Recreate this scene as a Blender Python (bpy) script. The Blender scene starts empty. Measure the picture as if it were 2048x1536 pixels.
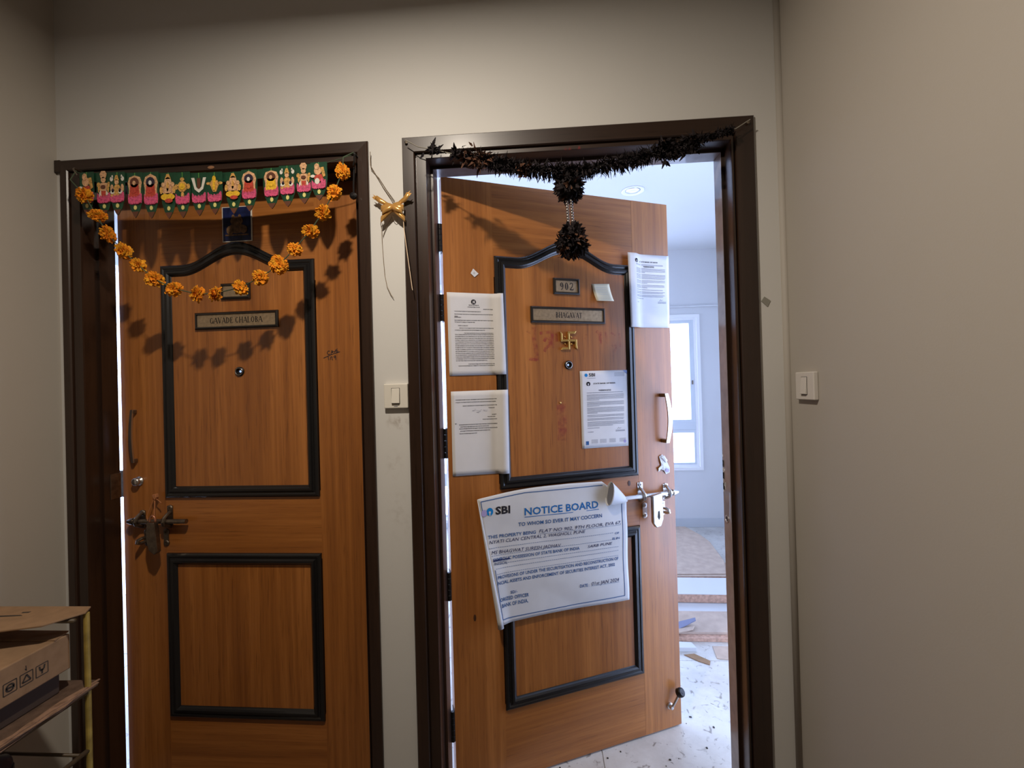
import bpy, bmesh, math, random
from mathutils import Vector, Matrix
from math import sin, cos, pi, radians
random.seed(7)
S = bpy.context.scene
COL = S.collection

# ---------------------------------------------------------------- camera, sky, light, exposure
def make_camera():
    ya, pt, ro = radians(3.7418), radians(0.3348), radians(-1.5657)
    F = Vector((-sin(ya) * cos(pt), cos(ya) * cos(pt), sin(pt)))
    R = F.cross(Vector((0, 0, 1))).normalized()
    U = R.cross(F)
    R2 = R * cos(ro) + U * sin(ro)
    U2 = U * cos(ro) - R * sin(ro)
    cd = bpy.data.cameras.new('camera')
    cd.sensor_fit = 'HORIZONTAL'
    cd.sensor_width = 36.0
    cd.lens = 900.0 / 2048 * 36.0
    cd.clip_start = 0.02
    co = bpy.data.objects.new('camera', cd)
    COL.objects.link(co)
    m = Matrix((R2, U2, -F)).transposed().to_4x4()
    m.translation = Vector((0.0071, -1.42, 1.4063))
    co.matrix_world = m
    S.camera = co
make_camera()

W = bpy.data.worlds.new('overcast_sky')
S.world = W
W.use_nodes = True
W.node_tree.nodes['Background'].inputs[0].default_value = (0.50, 0.64, 1.0, 1)
W.node_tree.nodes['Background'].inputs[1].default_value = 7.6

S.view_settings.view_transform = 'Standard'
S.view_settings.look = 'None'
S.view_settings.exposure = 0.0
S.view_settings.gamma = 1.0
S.view_settings.use_curve_mapping = False
S.cycles.use_denoising = True
S.cycles.max_bounces = 10
S.cycles.diffuse_bounces = 7
S.cycles.sample_clamp_indirect = 6.0

def area(name, loc, rot, sx, sy, power, color, shape='RECTANGLE', portal=False):
    l = bpy.data.lights.new(name, 'AREA')
    l.shape = shape
    l.size = sx
    l.size_y = sy
    l.energy = power
    l.color = color
    o = bpy.data.objects.new(name, l)
    o.location = loc
    o.rotation_euler = rot
    COL.objects.link(o)
    if portal:
        l.cycles.is_portal = True
    return o
LAMP = (-0.375, -0.955, 2.645)
area('corridor_lamp_light', (LAMP[0], LAMP[1], LAMP[2] - 0.004), (0, 0, 0), 0.075, 0.075, 27.0, (1.0, 0.885, 0.745), 'DISK')

# ---------------------------------------------------------------- mesh helpers
class MB:
    def __init__(s):
        s.v = []; s.f = []; s.m = []
    def add(s, vs, fs, mi=0):
        b = len(s.v)
        s.v += [tuple(p) for p in vs]
        s.f += [tuple(b + i for i in f) for f in fs]
        s.m += [mi] * len(fs)
        return s
    def box(s, x0, x1, y0, y1, z0, z1, mi=0):
        return s.add([(x0, y0, z0), (x1, y0, z0), (x1, y1, z0), (x0, y1, z0), (x0, y0, z1), (x1, y0, z1), (x1, y1, z1), (x0, y1, z1)],
                     [(0, 3, 2, 1), (4, 5, 6, 7), (0, 1, 5, 4), (1, 2, 6, 5), (2, 3, 7, 6), (3, 0, 4, 7)], mi)
    def tube(s, pts, r, n=8, mi=0, cap=True):
        pts = [Vector(p) for p in pts]
        rs = r if isinstance(r, (list, tuple)) else [r] * len(pts)
        vs = []; fs = []; prev = None
        for i, p in enumerate(pts):
            t = (pts[min(i + 1, len(pts) - 1)] - pts[max(i - 1, 0)]).normalized()
            if prev is None:
                a = Vector((0, 0, 1)) if abs(t.z) < .9 else Vector((1, 0, 0))
                a = (a - t * a.dot(t)).normalized()
            else:
                a = prev - t * prev.dot(t)
                a = a.normalized() if a.length > 1e-6 else t.orthogonal().normalized()
            prev = a
            b = t.cross(a)
            for k in range(n):
                w = 2 * pi * k / n
                vs.append(p + (a * cos(w) + b * sin(w)) * rs[i])
        for i in range(len(pts) - 1):
            for k in range(n):
                fs.append((i * n + k, i * n + (k + 1) % n, (i + 1) * n + (k + 1) % n, (i + 1) * n + k))
        if cap:
            fs.append(tuple(range(n))[::-1])
            fs.append(tuple((len(pts) - 1) * n + k for k in range(n)))
        return s.add(vs, fs, mi)
    def lathe(s, prof, c, ax, n=20, mi=0):
        """prof: (radius, distance along axis) list, closed at both ends"""
        c = Vector(c); ax = Vector(ax).normalized(); a = ax.orthogonal().normalized(); b = ax.cross(a)
        vs = []; fs = []
        for r, h in prof:
            for k in range(n):
                w = 2 * pi * k / n
                vs.append(c + ax * h + (a * cos(w) + b * sin(w)) * max(r, 1e-5))
        for i in range(len(prof) - 1):
            for k in range(n):
                fs.append((i * n + k, i * n + (k + 1) % n, (i + 1) * n + (k + 1) % n, (i + 1) * n + k))
        fs.append(tuple(range(n))[::-1])
        fs.append(tuple((len(prof) - 1) * n + k for k in range(n)))
        return s.add(vs, fs, mi)
    def ring(s, prof, c, ax, n=24, mi=0):
        """closed (radius, distance) profile swept round an axis: a tube-like ring, open in the middle"""
        c = Vector(c); ax = Vector(ax).normalized(); a = ax.orthogonal().normalized(); b = ax.cross(a); m = len(prof)
        vs = [c + ax * h + (a * cos(2 * pi * k / n) + b * sin(2 * pi * k / n)) * r for r, h in prof for k in range(n)]
        return s.add(vs, [(i * n + k, i * n + (k + 1) % n, ((i + 1) % m) * n + (k + 1) % n, ((i + 1) % m) * n + k) for i in range(m) for k in range(n)], mi)
    def prism(s, poly, y0, y1, mi=0):
        """poly of (x, z), extruded along y"""
        n = len(poly)
        vs = [(x, y0, z) for x, z in poly] + [(x, y1, z) for x, z in poly]
        fs = [tuple(range(n)), tuple(range(2 * n - 1, n - 1, -1))]
        fs += [(i, n + i, n + (i + 1) % n, (i + 1) % n) for i in range(n)]
        return s.add(vs, fs, mi)
    def prism_hole(s, poly, y0, y1, c, r0, r1, n=24):
        """prism with a round hole that widens from r0 at y0 to r1 at y1"""
        def face(y, r):
            bm = bmesh.new()
            a = [bm.verts.new((x, y, z)) for x, z in poly]
            b = [bm.verts.new((c[0] + r * cos(2 * pi * k / n), y, c[1] + r * sin(2 * pi * k / n))) for k in range(n)]
            ed = [bm.edges.new((L_[i], L_[(i + 1) % len(L_)])) for L_ in (a, b) for i in range(len(L_))]
            bmesh.ops.triangle_fill(bm, use_beauty=True, edges=ed)
            bm.verts.index_update()
            fs = [tuple(v.index for v in f.verts) for f in bm.faces]
            bm.free()
            return fs
        N = len(poly)
        ring = lambda y, r: [(x, y, z) for x, z in poly] + [(c[0] + r * cos(2 * pi * k / n), y, c[1] + r * sin(2 * pi * k / n)) for k in range(n)]
        T = N + n
        fs = face(y0, r0) + [tuple(T + i for i in f) for f in face(y1, r1)]
        fs += [(i, (i + 1) % N, T + (i + 1) % N, T + i) for i in range(N)]
        fs += [(N + i, N + (i + 1) % n, T + N + (i + 1) % n, T + N + i) for i in range(n)]
        return s.add(ring(y0, r0) + ring(y1, r1), fs)
    def slab(s, poly, z0, z1, mi=0):
        """poly of (x, y), extruded along z"""
        n = len(poly)
        vs = [(x, y, z0) for x, y in poly] + [(x, y, z1) for x, y in poly]
        fs = [tuple(range(n))[::-1], tuple(range(n, 2 * n))]
        fs += [(i, (i + 1) % n, n + (i + 1) % n, n + i) for i in range(n)]
        return s.add(vs, fs, mi)
    def build(s, name, mat, parent=None, smooth=False, fix=True, bevel=0, auto=False):
        me = bpy.data.meshes.new(name)
        me.from_pydata(s.v, [], s.f)
        for mm in (mat if isinstance(mat, (list, tuple)) else [mat]):
            me.materials.append(mm)
        if max(s.m, default=0) > 0:
            me.polygons.foreach_set('material_index', s.m)
        if fix:
            bm = bmesh.new(); bm.from_mesh(me)
            bmesh.ops.recalc_face_normals(bm, faces=bm.faces)
            bm.to_mesh(me); bm.free()
        if smooth:
            me.polygons.foreach_set('use_smooth', [True] * len(me.polygons))
        me.update()
        o = bpy.data.objects.new(name, me)
        COL.objects.link(o)
        if parent is not None:
            o.parent = parent
        if bevel:
            b = o.modifiers.new('bevel', 'BEVEL'); b.width = bevel; b.segments = 2; b.limit_method = 'ANGLE'
        return o

def empty(name, loc=(0, 0, 0), rz=0.0, parent=None):
    o = bpy.data.objects.new(name, None)
    o.empty_display_size = 0.05
    COL.objects.link(o)
    o.location = loc
    o.rotation_euler = (0, 0, rz)
    if parent is not None: o.parent = parent
    return o

def tag(o, label=None, cat=None, group=None, kind=None):
    if label: o['label'] = label
    if cat: o['category'] = cat
    if group: o['group'] = group
    if kind: o['kind'] = kind
    return o

# ---------------------------------------------------------------- materials
def mat(name, col, rough=0.6, metal=0.0, spec=0.5, bump=None, var=None, coat=0.0, sub=None):
    m = bpy.data.materials.new(name); m.use_nodes = True
    nt = m.node_tree; p = nt.nodes['Principled BSDF']
    p.inputs['Base Color'].default_value = (*col, 1)
    p.inputs['Roughness'].default_value = rough
    p.inputs['Metallic'].default_value = metal
    p.inputs['Specular IOR Level'].default_value = spec
    p.inputs['Coat Weight'].default_value = coat
    tc = nt.nodes.new('ShaderNodeTexCoord')
    if var:   # (scale, amount)
        n = nt.nodes.new('ShaderNodeTexNoise'); n.inputs['Scale'].default_value = var[0]; n.inputs['Detail'].default_value = 4
        nt.links.new(tc.outputs['Object'], n.inputs['Vector'])
        r = nt.nodes.new('ShaderNodeValToRGB')
        r.color_ramp.elements[0].position = .3; r.color_ramp.elements[1].position = .7
        a = var[1]
        r.color_ramp.elements[0].color = (*[max(0, c * (1 - a)) for c in col], 1)
        r.color_ramp.elements[1].color = (*[min(1, c * (1 + a)) for c in col], 1)
        nt.links.new(n.outputs['Fac'], r.inputs['Fac']); nt.links.new(r.outputs['Color'], p.inputs['Base Color'])
    if bump:  # (scale, strength)
        n = nt.nodes.new('ShaderNodeTexNoise'); n.inputs['Scale'].default_value = bump[0]; n.inputs['Detail'].default_value = 3
        nt.links.new(tc.outputs['Object'], n.inputs['Vector'])
        b = nt.nodes.new('ShaderNodeBump'); b.inputs['Strength'].default_value = bump[1]; b.inputs['Distance'].default_value = .002
        nt.links.new(n.outputs['Fac'], b.inputs['Height']); nt.links.new(b.outputs['Normal'], p.inputs['Normal'])
    return m

def wood(name, dark, mid, light, vertical=True, rough=0.38, coat=0.15, fine=70.0):
    """veneer: long fibres along the grain, broad tone bands and short dark pores"""
    m = bpy.data.materials.new(name); m.use_nodes = True
    nt = m.node_tree; p = nt.nodes['Principled BSDF']; L = nt.links.new
    tc = nt.nodes.new('ShaderNodeTexCoord')
    def noise(sc, along, det, rou=.5):
        mp = nt.nodes.new('ShaderNodeMapping')
        mp.inputs['Scale'].default_value = (sc, sc, along) if vertical else (along, sc, sc)
        L(tc.outputs['Object'], mp.inputs['Vector'])
        n = nt.nodes.new('ShaderNodeTexNoise'); n.inputs['Scale'].default_value = 1.0
        n.inputs['Detail'].default_value = det; n.inputs['Roughness'].default_value = rou
        L(mp.outputs['Vector'], n.inputs['Vector'])
        return n.outputs['Fac']
    a = noise(fine, 1.6, 5, .6)
    b = noise(11, .35, 3)
    c = noise(fine * 3.2, 9, 2)
    mx = nt.nodes.new('ShaderNodeMix'); mx.data_type = 'FLOAT'; mx.inputs[0].default_value = .5
    L(a, mx.inputs[2]); L(b, mx.inputs[3])
    r = nt.nodes.new('ShaderNodeValToRGB'); e = r.color_ramp.elements
    e[0].position = .33; e[0].color = (*dark, 1); e[1].position = .68; e[1].color = (*light, 1)
    k = r.color_ramp.elements.new(.5); k.color = (*mid, 1)
    L(mx.outputs[0], r.inputs['Fac'])
    pr = nt.nodes.new('ShaderNodeValToRGB'); q = pr.color_ramp.elements
    q[0].position = .28; q[0].color = (.45, .4, .36, 1); q[1].position = .42; q[1].color = (1, 1, 1, 1)
    L(c, pr.inputs['Fac'])
    mu = nt.nodes.new('ShaderNodeMix'); mu.data_type = 'RGBA'; mu.blend_type = 'MULTIPLY'; mu.inputs[0].default_value = .55
    L(r.outputs['Color'], mu.inputs[6]); L(pr.outputs['Color'], mu.inputs[7])
    L(mu.outputs[2], p.inputs['Base Color'])
    p.inputs['Roughness'].default_value = rough
    p.inputs['Coat Weight'].default_value = coat; p.inputs['Coat Roughness'].default_value = .25
    bu = nt.nodes.new('ShaderNodeBump'); bu.inputs['Strength'].default_value = .08; bu.inputs['Distance'].default_value = .001
    L(a, bu.inputs['Height']); L(bu.outputs['Normal'], p.inputs['Normal'])
    return m

def wall_mat(name, col, stains=()):
    """painted plaster with roller texture; stains: (x, z, rx, rz, strength) grime patches in world metres"""
    m = bpy.data.materials.new(name); m.use_nodes = True
    nt = m.node_tree; p = nt.nodes['Principled BSDF']; L = nt.links.new
    tc = nt.nodes.new('ShaderNodeTexCoord')
    n = nt.nodes.new('ShaderNodeTexNoise'); n.inputs['Scale'].default_value = 1.7; n.inputs['Detail'].default_value = 3
    L(tc.outputs['Object'], n.inputs['Vector'])
    r = nt.nodes.new('ShaderNodeValToRGB'); e = r.color_ramp.elements
    e[0].position = .3; e[0].color = (*[c * .965 for c in col], 1); e[1].position = .7; e[1].color = (*col, 1)
    L(n.outputs['Fac'], r.inputs['Fac'])
    out = r.outputs['Color']
    for (sx, sz, rx, rz, st) in stains:
        mp = nt.nodes.new('ShaderNodeMapping')
        mp.inputs['Location'].default_value = (-sx / rx, 0, -sz / rz); mp.inputs['Scale'].default_value = (1 / rx, 0, 1 / rz)
        L(tc.outputs['Object'], mp.inputs['Vector'])
        g = nt.nodes.new('ShaderNodeTexGradient'); g.gradient_type = 'SPHERICAL'
        L(mp.outputs['Vector'], g.inputs['Vector'])
        n2 = nt.nodes.new('ShaderNodeTexNoise'); n2.inputs['Scale'].default_value = 38; n2.inputs['Detail'].default_value = 5
        L(tc.outputs['Object'], n2.inputs['Vector'])
        r2 = nt.nodes.new('ShaderNodeValToRGB'); r2.color_ramp.elements[0].position = .48; r2.color_ramp.elements[1].position = .72
        L(n2.outputs['Fac'], r2.inputs['Fac'])
        mm = nt.nodes.new('ShaderNodeMath'); mm.operation = 'MULTIPLY'
        L(g.outputs['Fac'], mm.inputs[0]); L(r2.outputs['Color'], mm.inputs[1])
        m2 = nt.nodes.new('ShaderNodeMath'); m2.operation = 'MULTIPLY'; m2.use_clamp = True
        L(mm.outputs[0], m2.inputs[0]); m2.inputs[1].default_value = st
        mx = nt.nodes.new('ShaderNodeMix'); mx.data_type = 'RGBA'
        L(m2.outputs[0], mx.inputs[0]); L(out, mx.inputs[6]); mx.inputs[7].default_value = (.24, .17, .12, 1)
        out = mx.outputs[2]
    L(out, p.inputs['Base Color'])
    p.inputs['Roughness'].default_value = .62; p.inputs['Specular IOR Level'].default_value = .3
    n3 = nt.nodes.new('ShaderNodeTexNoise'); n3.inputs['Scale'].default_value = 260; n3.inputs['Detail'].default_value = 2
    L(tc.outputs['Object'], n3.inputs['Vector'])
    b = nt.nodes.new('ShaderNodeBump'); b.inputs['Strength'].default_value = .12; b.inputs['Distance'].default_value = .001
    L(n3.outputs['Fac'], b.inputs['Height']); L(b.outputs['Normal'], p.inputs['Normal'])
    return m

def marble(name, lo=(.42, .385, .34), hi=(.60, .575, .53)):
    m = bpy.data.materials.new(name); m.use_nodes = True
    nt = m.node_tree; p = nt.nodes['Principled BSDF']; L = nt.links.new
    tc = nt.nodes.new('ShaderNodeTexCoord')
    n = nt.nodes.new('ShaderNodeTexNoise'); n.inputs['Scale'].default_value = 3.2; n.inputs['Detail'].default_value = 8; n.inputs['Roughness'].default_value = .65
    L(tc.outputs['Object'], n.inputs['Vector'])
    r = nt.nodes.new('ShaderNodeValToRGB'); e = r.color_ramp.elements
    e[0].position = .32; e[0].color = (*lo, 1); e[1].position = .62; e[1].color = (*hi, 1)
    L(n.outputs['Fac'], r.inputs['Fac'])
    v = nt.nodes.new('ShaderNodeTexNoise'); v.inputs['Scale'].default_value = 26; v.inputs['Detail'].default_value = 6; v.inputs['Distortion'].default_value = 1.2
    L(tc.outputs['Object'], v.inputs['Vector'])
    r2 = nt.nodes.new('ShaderNodeValToRGB'); e = r2.color_ramp.elements
    e[0].position = .30; e[0].color = (.30, .26, .22, 1); e[1].position = .40; e[1].color = (1, 1, 1, 1)
    L(v.outputs['Fac'], r2.inputs['Fac'])
    mu = nt.nodes.new('ShaderNodeMix'); mu.data_type = 'RGBA'; mu.blend_type = 'MULTIPLY'; mu.inputs[0].default_value = .8
    L(r.outputs['Color'], mu.inputs[6]); L(r2.outputs['Color'], mu.inputs[7]); L(mu.outputs[2], p.inputs['Base Color'])
    p.inputs['Roughness'].default_value = .35
    return m

M = {}
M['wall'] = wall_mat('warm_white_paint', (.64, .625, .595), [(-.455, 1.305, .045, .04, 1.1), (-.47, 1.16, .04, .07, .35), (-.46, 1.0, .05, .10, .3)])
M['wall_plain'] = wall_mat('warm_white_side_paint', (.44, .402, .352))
M['dark_floor'] = marble('brown_granite_tile', (.07, .052, .042), (.15, .12, .10))
M['lobby'] = wall_mat('brown_lobby_paint', (.16, .13, .11))
M['room_white'] = wall_mat('flat_white_paint', (.64, .645, .65))
M['marble'] = marble('dusty_marble_tile')
M['grout'] = mat('grey_grout', (.3, .28, .26), .9)
M['teak_v'] = wood('teak_veneer_upright', (.225, .070, .012), (.345, .117, .021), (.49, .182, .040), rough=.40, coat=.5)
M['teak_h'] = wood('teak_veneer_level', (.235, .073, .012), (.355, .121, .022), (.50, .187, .041), vertical=False, rough=.40, coat=.5)
M['teak_edge'] = wood('teak_raw_edge', (.22, .10, .045), (.30, .145, .07), (.40, .2, .1), rough=.6, coat=0)
M['frame'] = wood('dark_polished_frame', (.020, .0095, .0055), (.030, .0145, .0085), (.045, .022, .013), rough=.30, coat=.3, fine=45)
M['frame_h'] = wood('dark_polished_frame_level', (.020, .0095, .0055), (.030, .0145, .0085), (.045, .022, .013), vertical=False, rough=.40, coat=.12, fine=45)
M['mould'] = mat('black_painted_moulding', (.008, .0075, .008), .32, spec=.5, coat=.25, bump=(60, .1))
M['steel'] = mat('satin_steel', (.62, .60, .58), .3, 1.0)
M['dull_steel'] = mat('tarnished_steel', (.22, .18, .14), .42, 1.0, var=(60, .25))
M['black_metal'] = mat('blackened_metal', (.02, .018, .018), .38, .6)
M['brass'] = mat('bright_brass', (.72, .46, .14), .32, 1.0, bump=(220, .2))
M['plate'] = mat('brushed_bronze_plate', (.36, .27, .17), .45, .55, var=(90, .2))
M['plate_frame'] = mat('dark_plate_frame', (.012, .010, .009), .3, coat=.3)
M['engrave'] = mat('dark_engraving', (.016, .010, .007), .7)
M['paper'] = mat('white_office_paper', (.70, .68, .675), .75, spec=.25, var=(14, .03))
M['paper_thin'] = mat('coated_poster_paper', (.66, .655, .66), .45, spec=.4, var=(20, .03))
M['postit'] = mat('pale_cream_note_paper', (.80, .72, .52), .8, spec=.2)
M['ink'] = mat('black_ink', (.03, .028, .035), .8, spec=.1)
M['ink_grey'] = mat('grey_small_print', (.20, .20, .24), .8, spec=.1)
M['blue'] = mat('blue_print', (.012, .14, .40), .6, spec=.2)
M['navy'] = mat('navy_print', (.035, .11, .28), .6, spec=.2)
M['pen'] = mat('blue_black_pen', (.03, .04, .12), .7, spec=.1)
M['sky_logo'] = mat('bright_blue_print', (.01, .22, .55), .6, spec=.2)
M['purple_smear'] = mat('faded_violet_stamp', (.42, .36, .62), .7, spec=.1)
M['plastic'] = mat('ivory_plastic', (.72, .68, .60), .38, spec=.5)
M['plastic_side'] = mat('painted_over_plastic', (.64, .60, .55), .55, spec=.35)
M['dark_slot'] = mat('dark_slot', (.03, .025, .02), .7)
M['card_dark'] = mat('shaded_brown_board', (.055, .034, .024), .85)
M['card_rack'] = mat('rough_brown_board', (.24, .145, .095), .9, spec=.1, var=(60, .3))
M['card_mid'] = mat('shadow_toned_board', (.105, .066, .046), .9, spec=.1, var=(40, .3))
M['card'] = mat('brown_cardboard', (.27, .165, .092), .85, spec=.15, var=(30, .12), bump=(45, .15))
M['card_pale'] = mat('faded_cardboard', (.44, .34, .27), .85, spec=.15, var=(18, .1), bump=(40, .15))
M['card_edge'] = mat('fresh_cut_cardboard', (.48, .30, .22), .9, spec=.1, var=(60, .25))
M['card_white'] = mat('white_faced_board', (.56, .56, .56), .7, spec=.2)
M['card_blue'] = mat('blue_grey_card', (.16, .17, .26), .7)
M['card_ink'] = mat('carton_print', (.035, .026, .02), .8)
M['yellow_post'] = mat('worn_yellow_paint', (.30, .21, .045), .5, var=(26, .35))
M['dark_rail'] = mat('brown_rail', (.07, .045, .02), .5)
M['marigold'] = mat('marigold_orange_cloth', (.74, .245, .012), .8, spec=.2, var=(120, .35))
M['marigold2'] = mat('marigold_amber_cloth', (.70, .31, .018), .8, spec=.2, var=(120, .35))
M['string'] = mat('green_string', (.06, .085, .045), .9)
M['grey_string'] = mat('grey_twine', (.26, .24, .20), .9)
M['toran'] = mat('printed_green_leaf', (.009, .052, .024), .42, spec=.5, var=(40, .4))
M['pink'] = mat('pink_lotus_print', (.62, .085, .19), .5, var=(150, .4))
M['gold'] = mat('ochre_figure_print', (.62, .34, .09), .5, var=(190, .45))
M['skin'] = mat('tan_figure_print', (.66, .38, .20), .5, var=(190, .35))
M['redprint'] = mat('red_figure_print', (.50, .06, .035), .5, var=(190, .35))
M['yellowprint'] = mat('yellow_figure_print', (.78, .46, .03), .5, var=(190, .3))
M['whiteprint'] = mat('white_figure_print', (.72, .68, .60), .5)
M['darkprint'] = mat('dark_figure_print', (.03, .02, .04), .5)
M['seed'] = mat('pale_yellow_drop', (.72, .64, .22), .45)
M['leaftip'] = mat('brown_leaf_tip', (.12, .04, .02), .5)
M['dried'] = mat('blackened_dried_petals', (.018, .013, .014), .85, spec=.25, var=(90, .7))
M['dried_brown'] = mat('brown_dried_leaves', (.085, .035, .018), .8, spec=.3, var=(70, .6))
M['silver_bead'] = mat('silver_bead', (.45, .42, .40), .3, .9)
M['ribbon'] = mat('satin_gold_ribbon', (.68, .36, .10), .25, .45, coat=.3)
M['wire'] = mat('thin_copper_wire', (.20, .15, .10), .5, .4)
M['cream_wire'] = mat('cream_wire', (.70, .52, .34), .5)
M['dark_blue_print'] = mat('night_blue_print', (.010, .016, .07), .4, var=(40, .6))
M['dim_print'] = mat('dim_ochre_print', (.14, .075, .035), .5, var=(90, .6))
M['orange_thread'] = mat('orange_thread', (.42, .16, .06), .8)
M['tape'] = mat('grey_adhesive_tape', (.27, .26, .22), .45)
M['skirt'] = mat('grey_skirting_tile', (.52, .54, .56), .4)
M['alu'] = mat('pale_aluminium', (.60, .64, .68), .4, .2)
M['white_trim'] = mat('white_sash_paint', (.80, .80, .80), .4)
M['shoe'] = mat('black_shoe_leather', (.012, .012, .013), .35)
M['lamp_body'] = mat('white_lamp_housing', (.8, .8, .78), .4)

def glass():
    m = bpy.data.materials.new('window_glass'); m.use_nodes = True
    nt = m.node_tree; nt.nodes.clear()
    o = nt.nodes.new('ShaderNodeOutputMaterial'); t = nt.nodes.new('ShaderNodeBsdfTransparent'); g = nt.nodes.new('ShaderNodeBsdfGlossy')
    g.inputs['Roughness'].default_value = .03; mx = nt.nodes.new('ShaderNodeMixShader'); mx.inputs[0].default_value = .06
    nt.links.new(t.outputs[0], mx.inputs[1]); nt.links.new(g.outputs[0], mx.inputs[2]); nt.links.new(mx.outputs[0], o.inputs[0])
    return m
M['glass'] = glass()
def lens():
    m = bpy.data.materials.new('peephole_glass'); m.use_nodes = True
    nt = m.node_tree; p = nt.nodes['Principled BSDF']; o = nt.nodes['Material Output']
    p.inputs['Base Color'].default_value = (.01, .012, .03, 1); p.inputs['Roughness'].default_value = .05
    t = nt.nodes.new('ShaderNodeBsdfTranslucent'); t.inputs[0].default_value = (.75, .85, 1, 1)
    mx = nt.nodes.new('ShaderNodeMixShader'); mx.inputs[0].default_value = .75
    nt.links.new(p.outputs[0], mx.inputs[1]); nt.links.new(t.outputs[0], mx.inputs[2]); nt.links.new(mx.outputs[0], o.inputs[0])
    return m
M['lens'] = mat('dark_lens_glass', (.01, .012, .02), .06, spec=.8, coat=1.0)
M['lens_clear'] = lens()

def smear():
    m = bpy.data.materials.new('wiped_red_powder'); m.use_nodes = True
    nt = m.node_tree; p = nt.nodes['Principled BSDF']; o = nt.nodes['Material Output']
    p.inputs['Base Color'].default_value = (.42, .035, .04, 1); p.inputs['Roughness'].default_value = .8
    t = nt.nodes.new('ShaderNodeBsdfTransparent'); mx = nt.nodes.new('ShaderNodeMixShader')
    tc = nt.nodes.new('ShaderNodeTexCoord'); n = nt.nodes.new('ShaderNodeTexNoise'); n.inputs['Scale'].default_value = 55; n.inputs['Detail'].default_value = 4
    r = nt.nodes.new('ShaderNodeMapRange'); r.inputs[1].default_value = .36; r.inputs[2].default_value = .72; r.inputs[3].default_value = 0; r.inputs[4].default_value = .50
    nt.links.new(tc.outputs['Object'], n.inputs['Vector']); nt.links.new(n.outputs['Fac'], r.inputs[0]); nt.links.new(r.outputs[0], mx.inputs[0])
    nt.links.new(t.outputs[0], mx.inputs[1]); nt.links.new(p.outputs[0], mx.inputs[2]); nt.links.new(mx.outputs[0], o.inputs[0])
    return m
M['smear'] = smear()

# emission belongs to the lamp only
def emit(name, col, s):
    m = bpy.data.materials.new(name); m.use_nodes = True
    p = m.node_tree.nodes['Principled BSDF']
    p.inputs['Base Color'].default_value = (.8, .8, .8, 1); p.inputs['Emission Color'].default_value = (*col, 1); p.inputs['Emission Strength'].default_value = s
    return m
M['lamp_face'] = emit('lit_lamp_face', (1, .88, .7), 4.0)

# ---------------------------------------------------------------- text helpers
_tc = {}
def glyphs(s, shear=0.0, bold=0.0):
    key = (s, shear, bold)
    if key in _tc: return _tc[key]
    c = bpy.data.curves.new('lettering', 'FONT')
    c.body = s; c.size = 1.0; c.shear = shear; c.offset = bold; c.resolution_u = 2
    o = bpy.data.objects.new('lettering', c); COL.objects.link(o)
    dg = bpy.context.evaluated_depsgraph_get(); dg.update()
    me = bpy.data.meshes.new_from_object(o.evaluated_get(dg))
    vs = [(v.co.x, v.co.y) for v in me.vertices]; fs = [tuple(p.vertices) for p in me.polygons]
    bpy.data.objects.remove(o); bpy.data.meshes.remove(me); bpy.data.curves.remove(c)
    _tc[key] = (vs, fs)
    return vs, fs
CAP = max(v[1] for v in glyphs('H')[0])

def text(mb, s, A, B, cap, fn, shear=0.0, bold=0.0, mi=0):
    """lettering on a baseline from A to B (surface coords), cap height cap; fn maps surface (a, b) to a point"""
    vs, fs = glyphs(s, shear, bold)
    x0 = min(v[0] for v in vs); x1 = max(v[0] for v in vs)
    dx, dz = B[0] - A[0], B[1] - A[1]
    ln = math.hypot(dx, dz); sgn = 1
    nx, nz = -dz / ln, dx / ln
    if nz < 0: nx, nz = -nx, -nz
    out = []
    for x, y in vs:
        t = (x - x0) / (x1 - x0); h = y / CAP * cap
        out.append(fn(A[0] + dx * t + nx * h, A[1] + dz * t + nz * h))
    mb.add(out, fs, mi)

def bar(mb, a0, b0, a1, b1, w, fn, mi=0):
    dx, db = a1 - a0, b1 - b0
    l = math.hypot(dx, db) or 1
    nx, nb = -db / l * w / 2, dx / l * w / 2
    mb.add([fn(a0 - nx, b0 - nb), fn(a1 - nx, b1 - nb), fn(a1 + nx, b1 + nb), fn(a0 + nx, b0 + nb)], [(0, 1, 2, 3)], mi)

def polybar(mb, pts, w, fn, mi=0):
    for p, q in zip(pts[:-1], pts[1:]): bar(mb, *p, *q, w, fn, mi)

def script_line(mb, a0, a1, b, h, fn, rnd, mi=0):
    """a line of unreadably small print with a head stroke over each word"""
    x = a0
    while x < a1 - .004:
        w = min(rnd.uniform(.006, .02), a1 - x)
        bar(mb, x, b + h, x + w, b + h + rnd.uniform(-.0002, .0002), h * .3, fn, mi)
        k = x + h * .4
        while k < x + w:
            q = rnd.random()
            if q < .8: bar(mb, k, b + h, k + rnd.uniform(-.2, .2) * h, b + rnd.uniform(0, .3) * h, h * .27, fn, mi)
            if q > .45: bar(mb, k - h * .3, b + h * .4, k + h * .2, b + h * rnd.uniform(.2, .6), h * .28, fn, mi)
            k += h * rnd.uniform(.5, .85)
        x += w + rnd.uniform(.0025, .005)

def print_line(mb, a0, a1, b, h, fn, rnd, mi=0):
    x = a0
    while x < a1 - .002:
        w = min(rnd.uniform(.003, .011), a1 - x)
        bar(mb, x, b, x + w, b, h, fn, mi)
        x += w + .0014

# ---------------------------------------------------------------- the setting
XL, XR = -1.613, 0.757
CE = 2.80
def structure(name, mb, m, **k):
    return tag(mb.build(name, m, **k), kind='structure')

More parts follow.
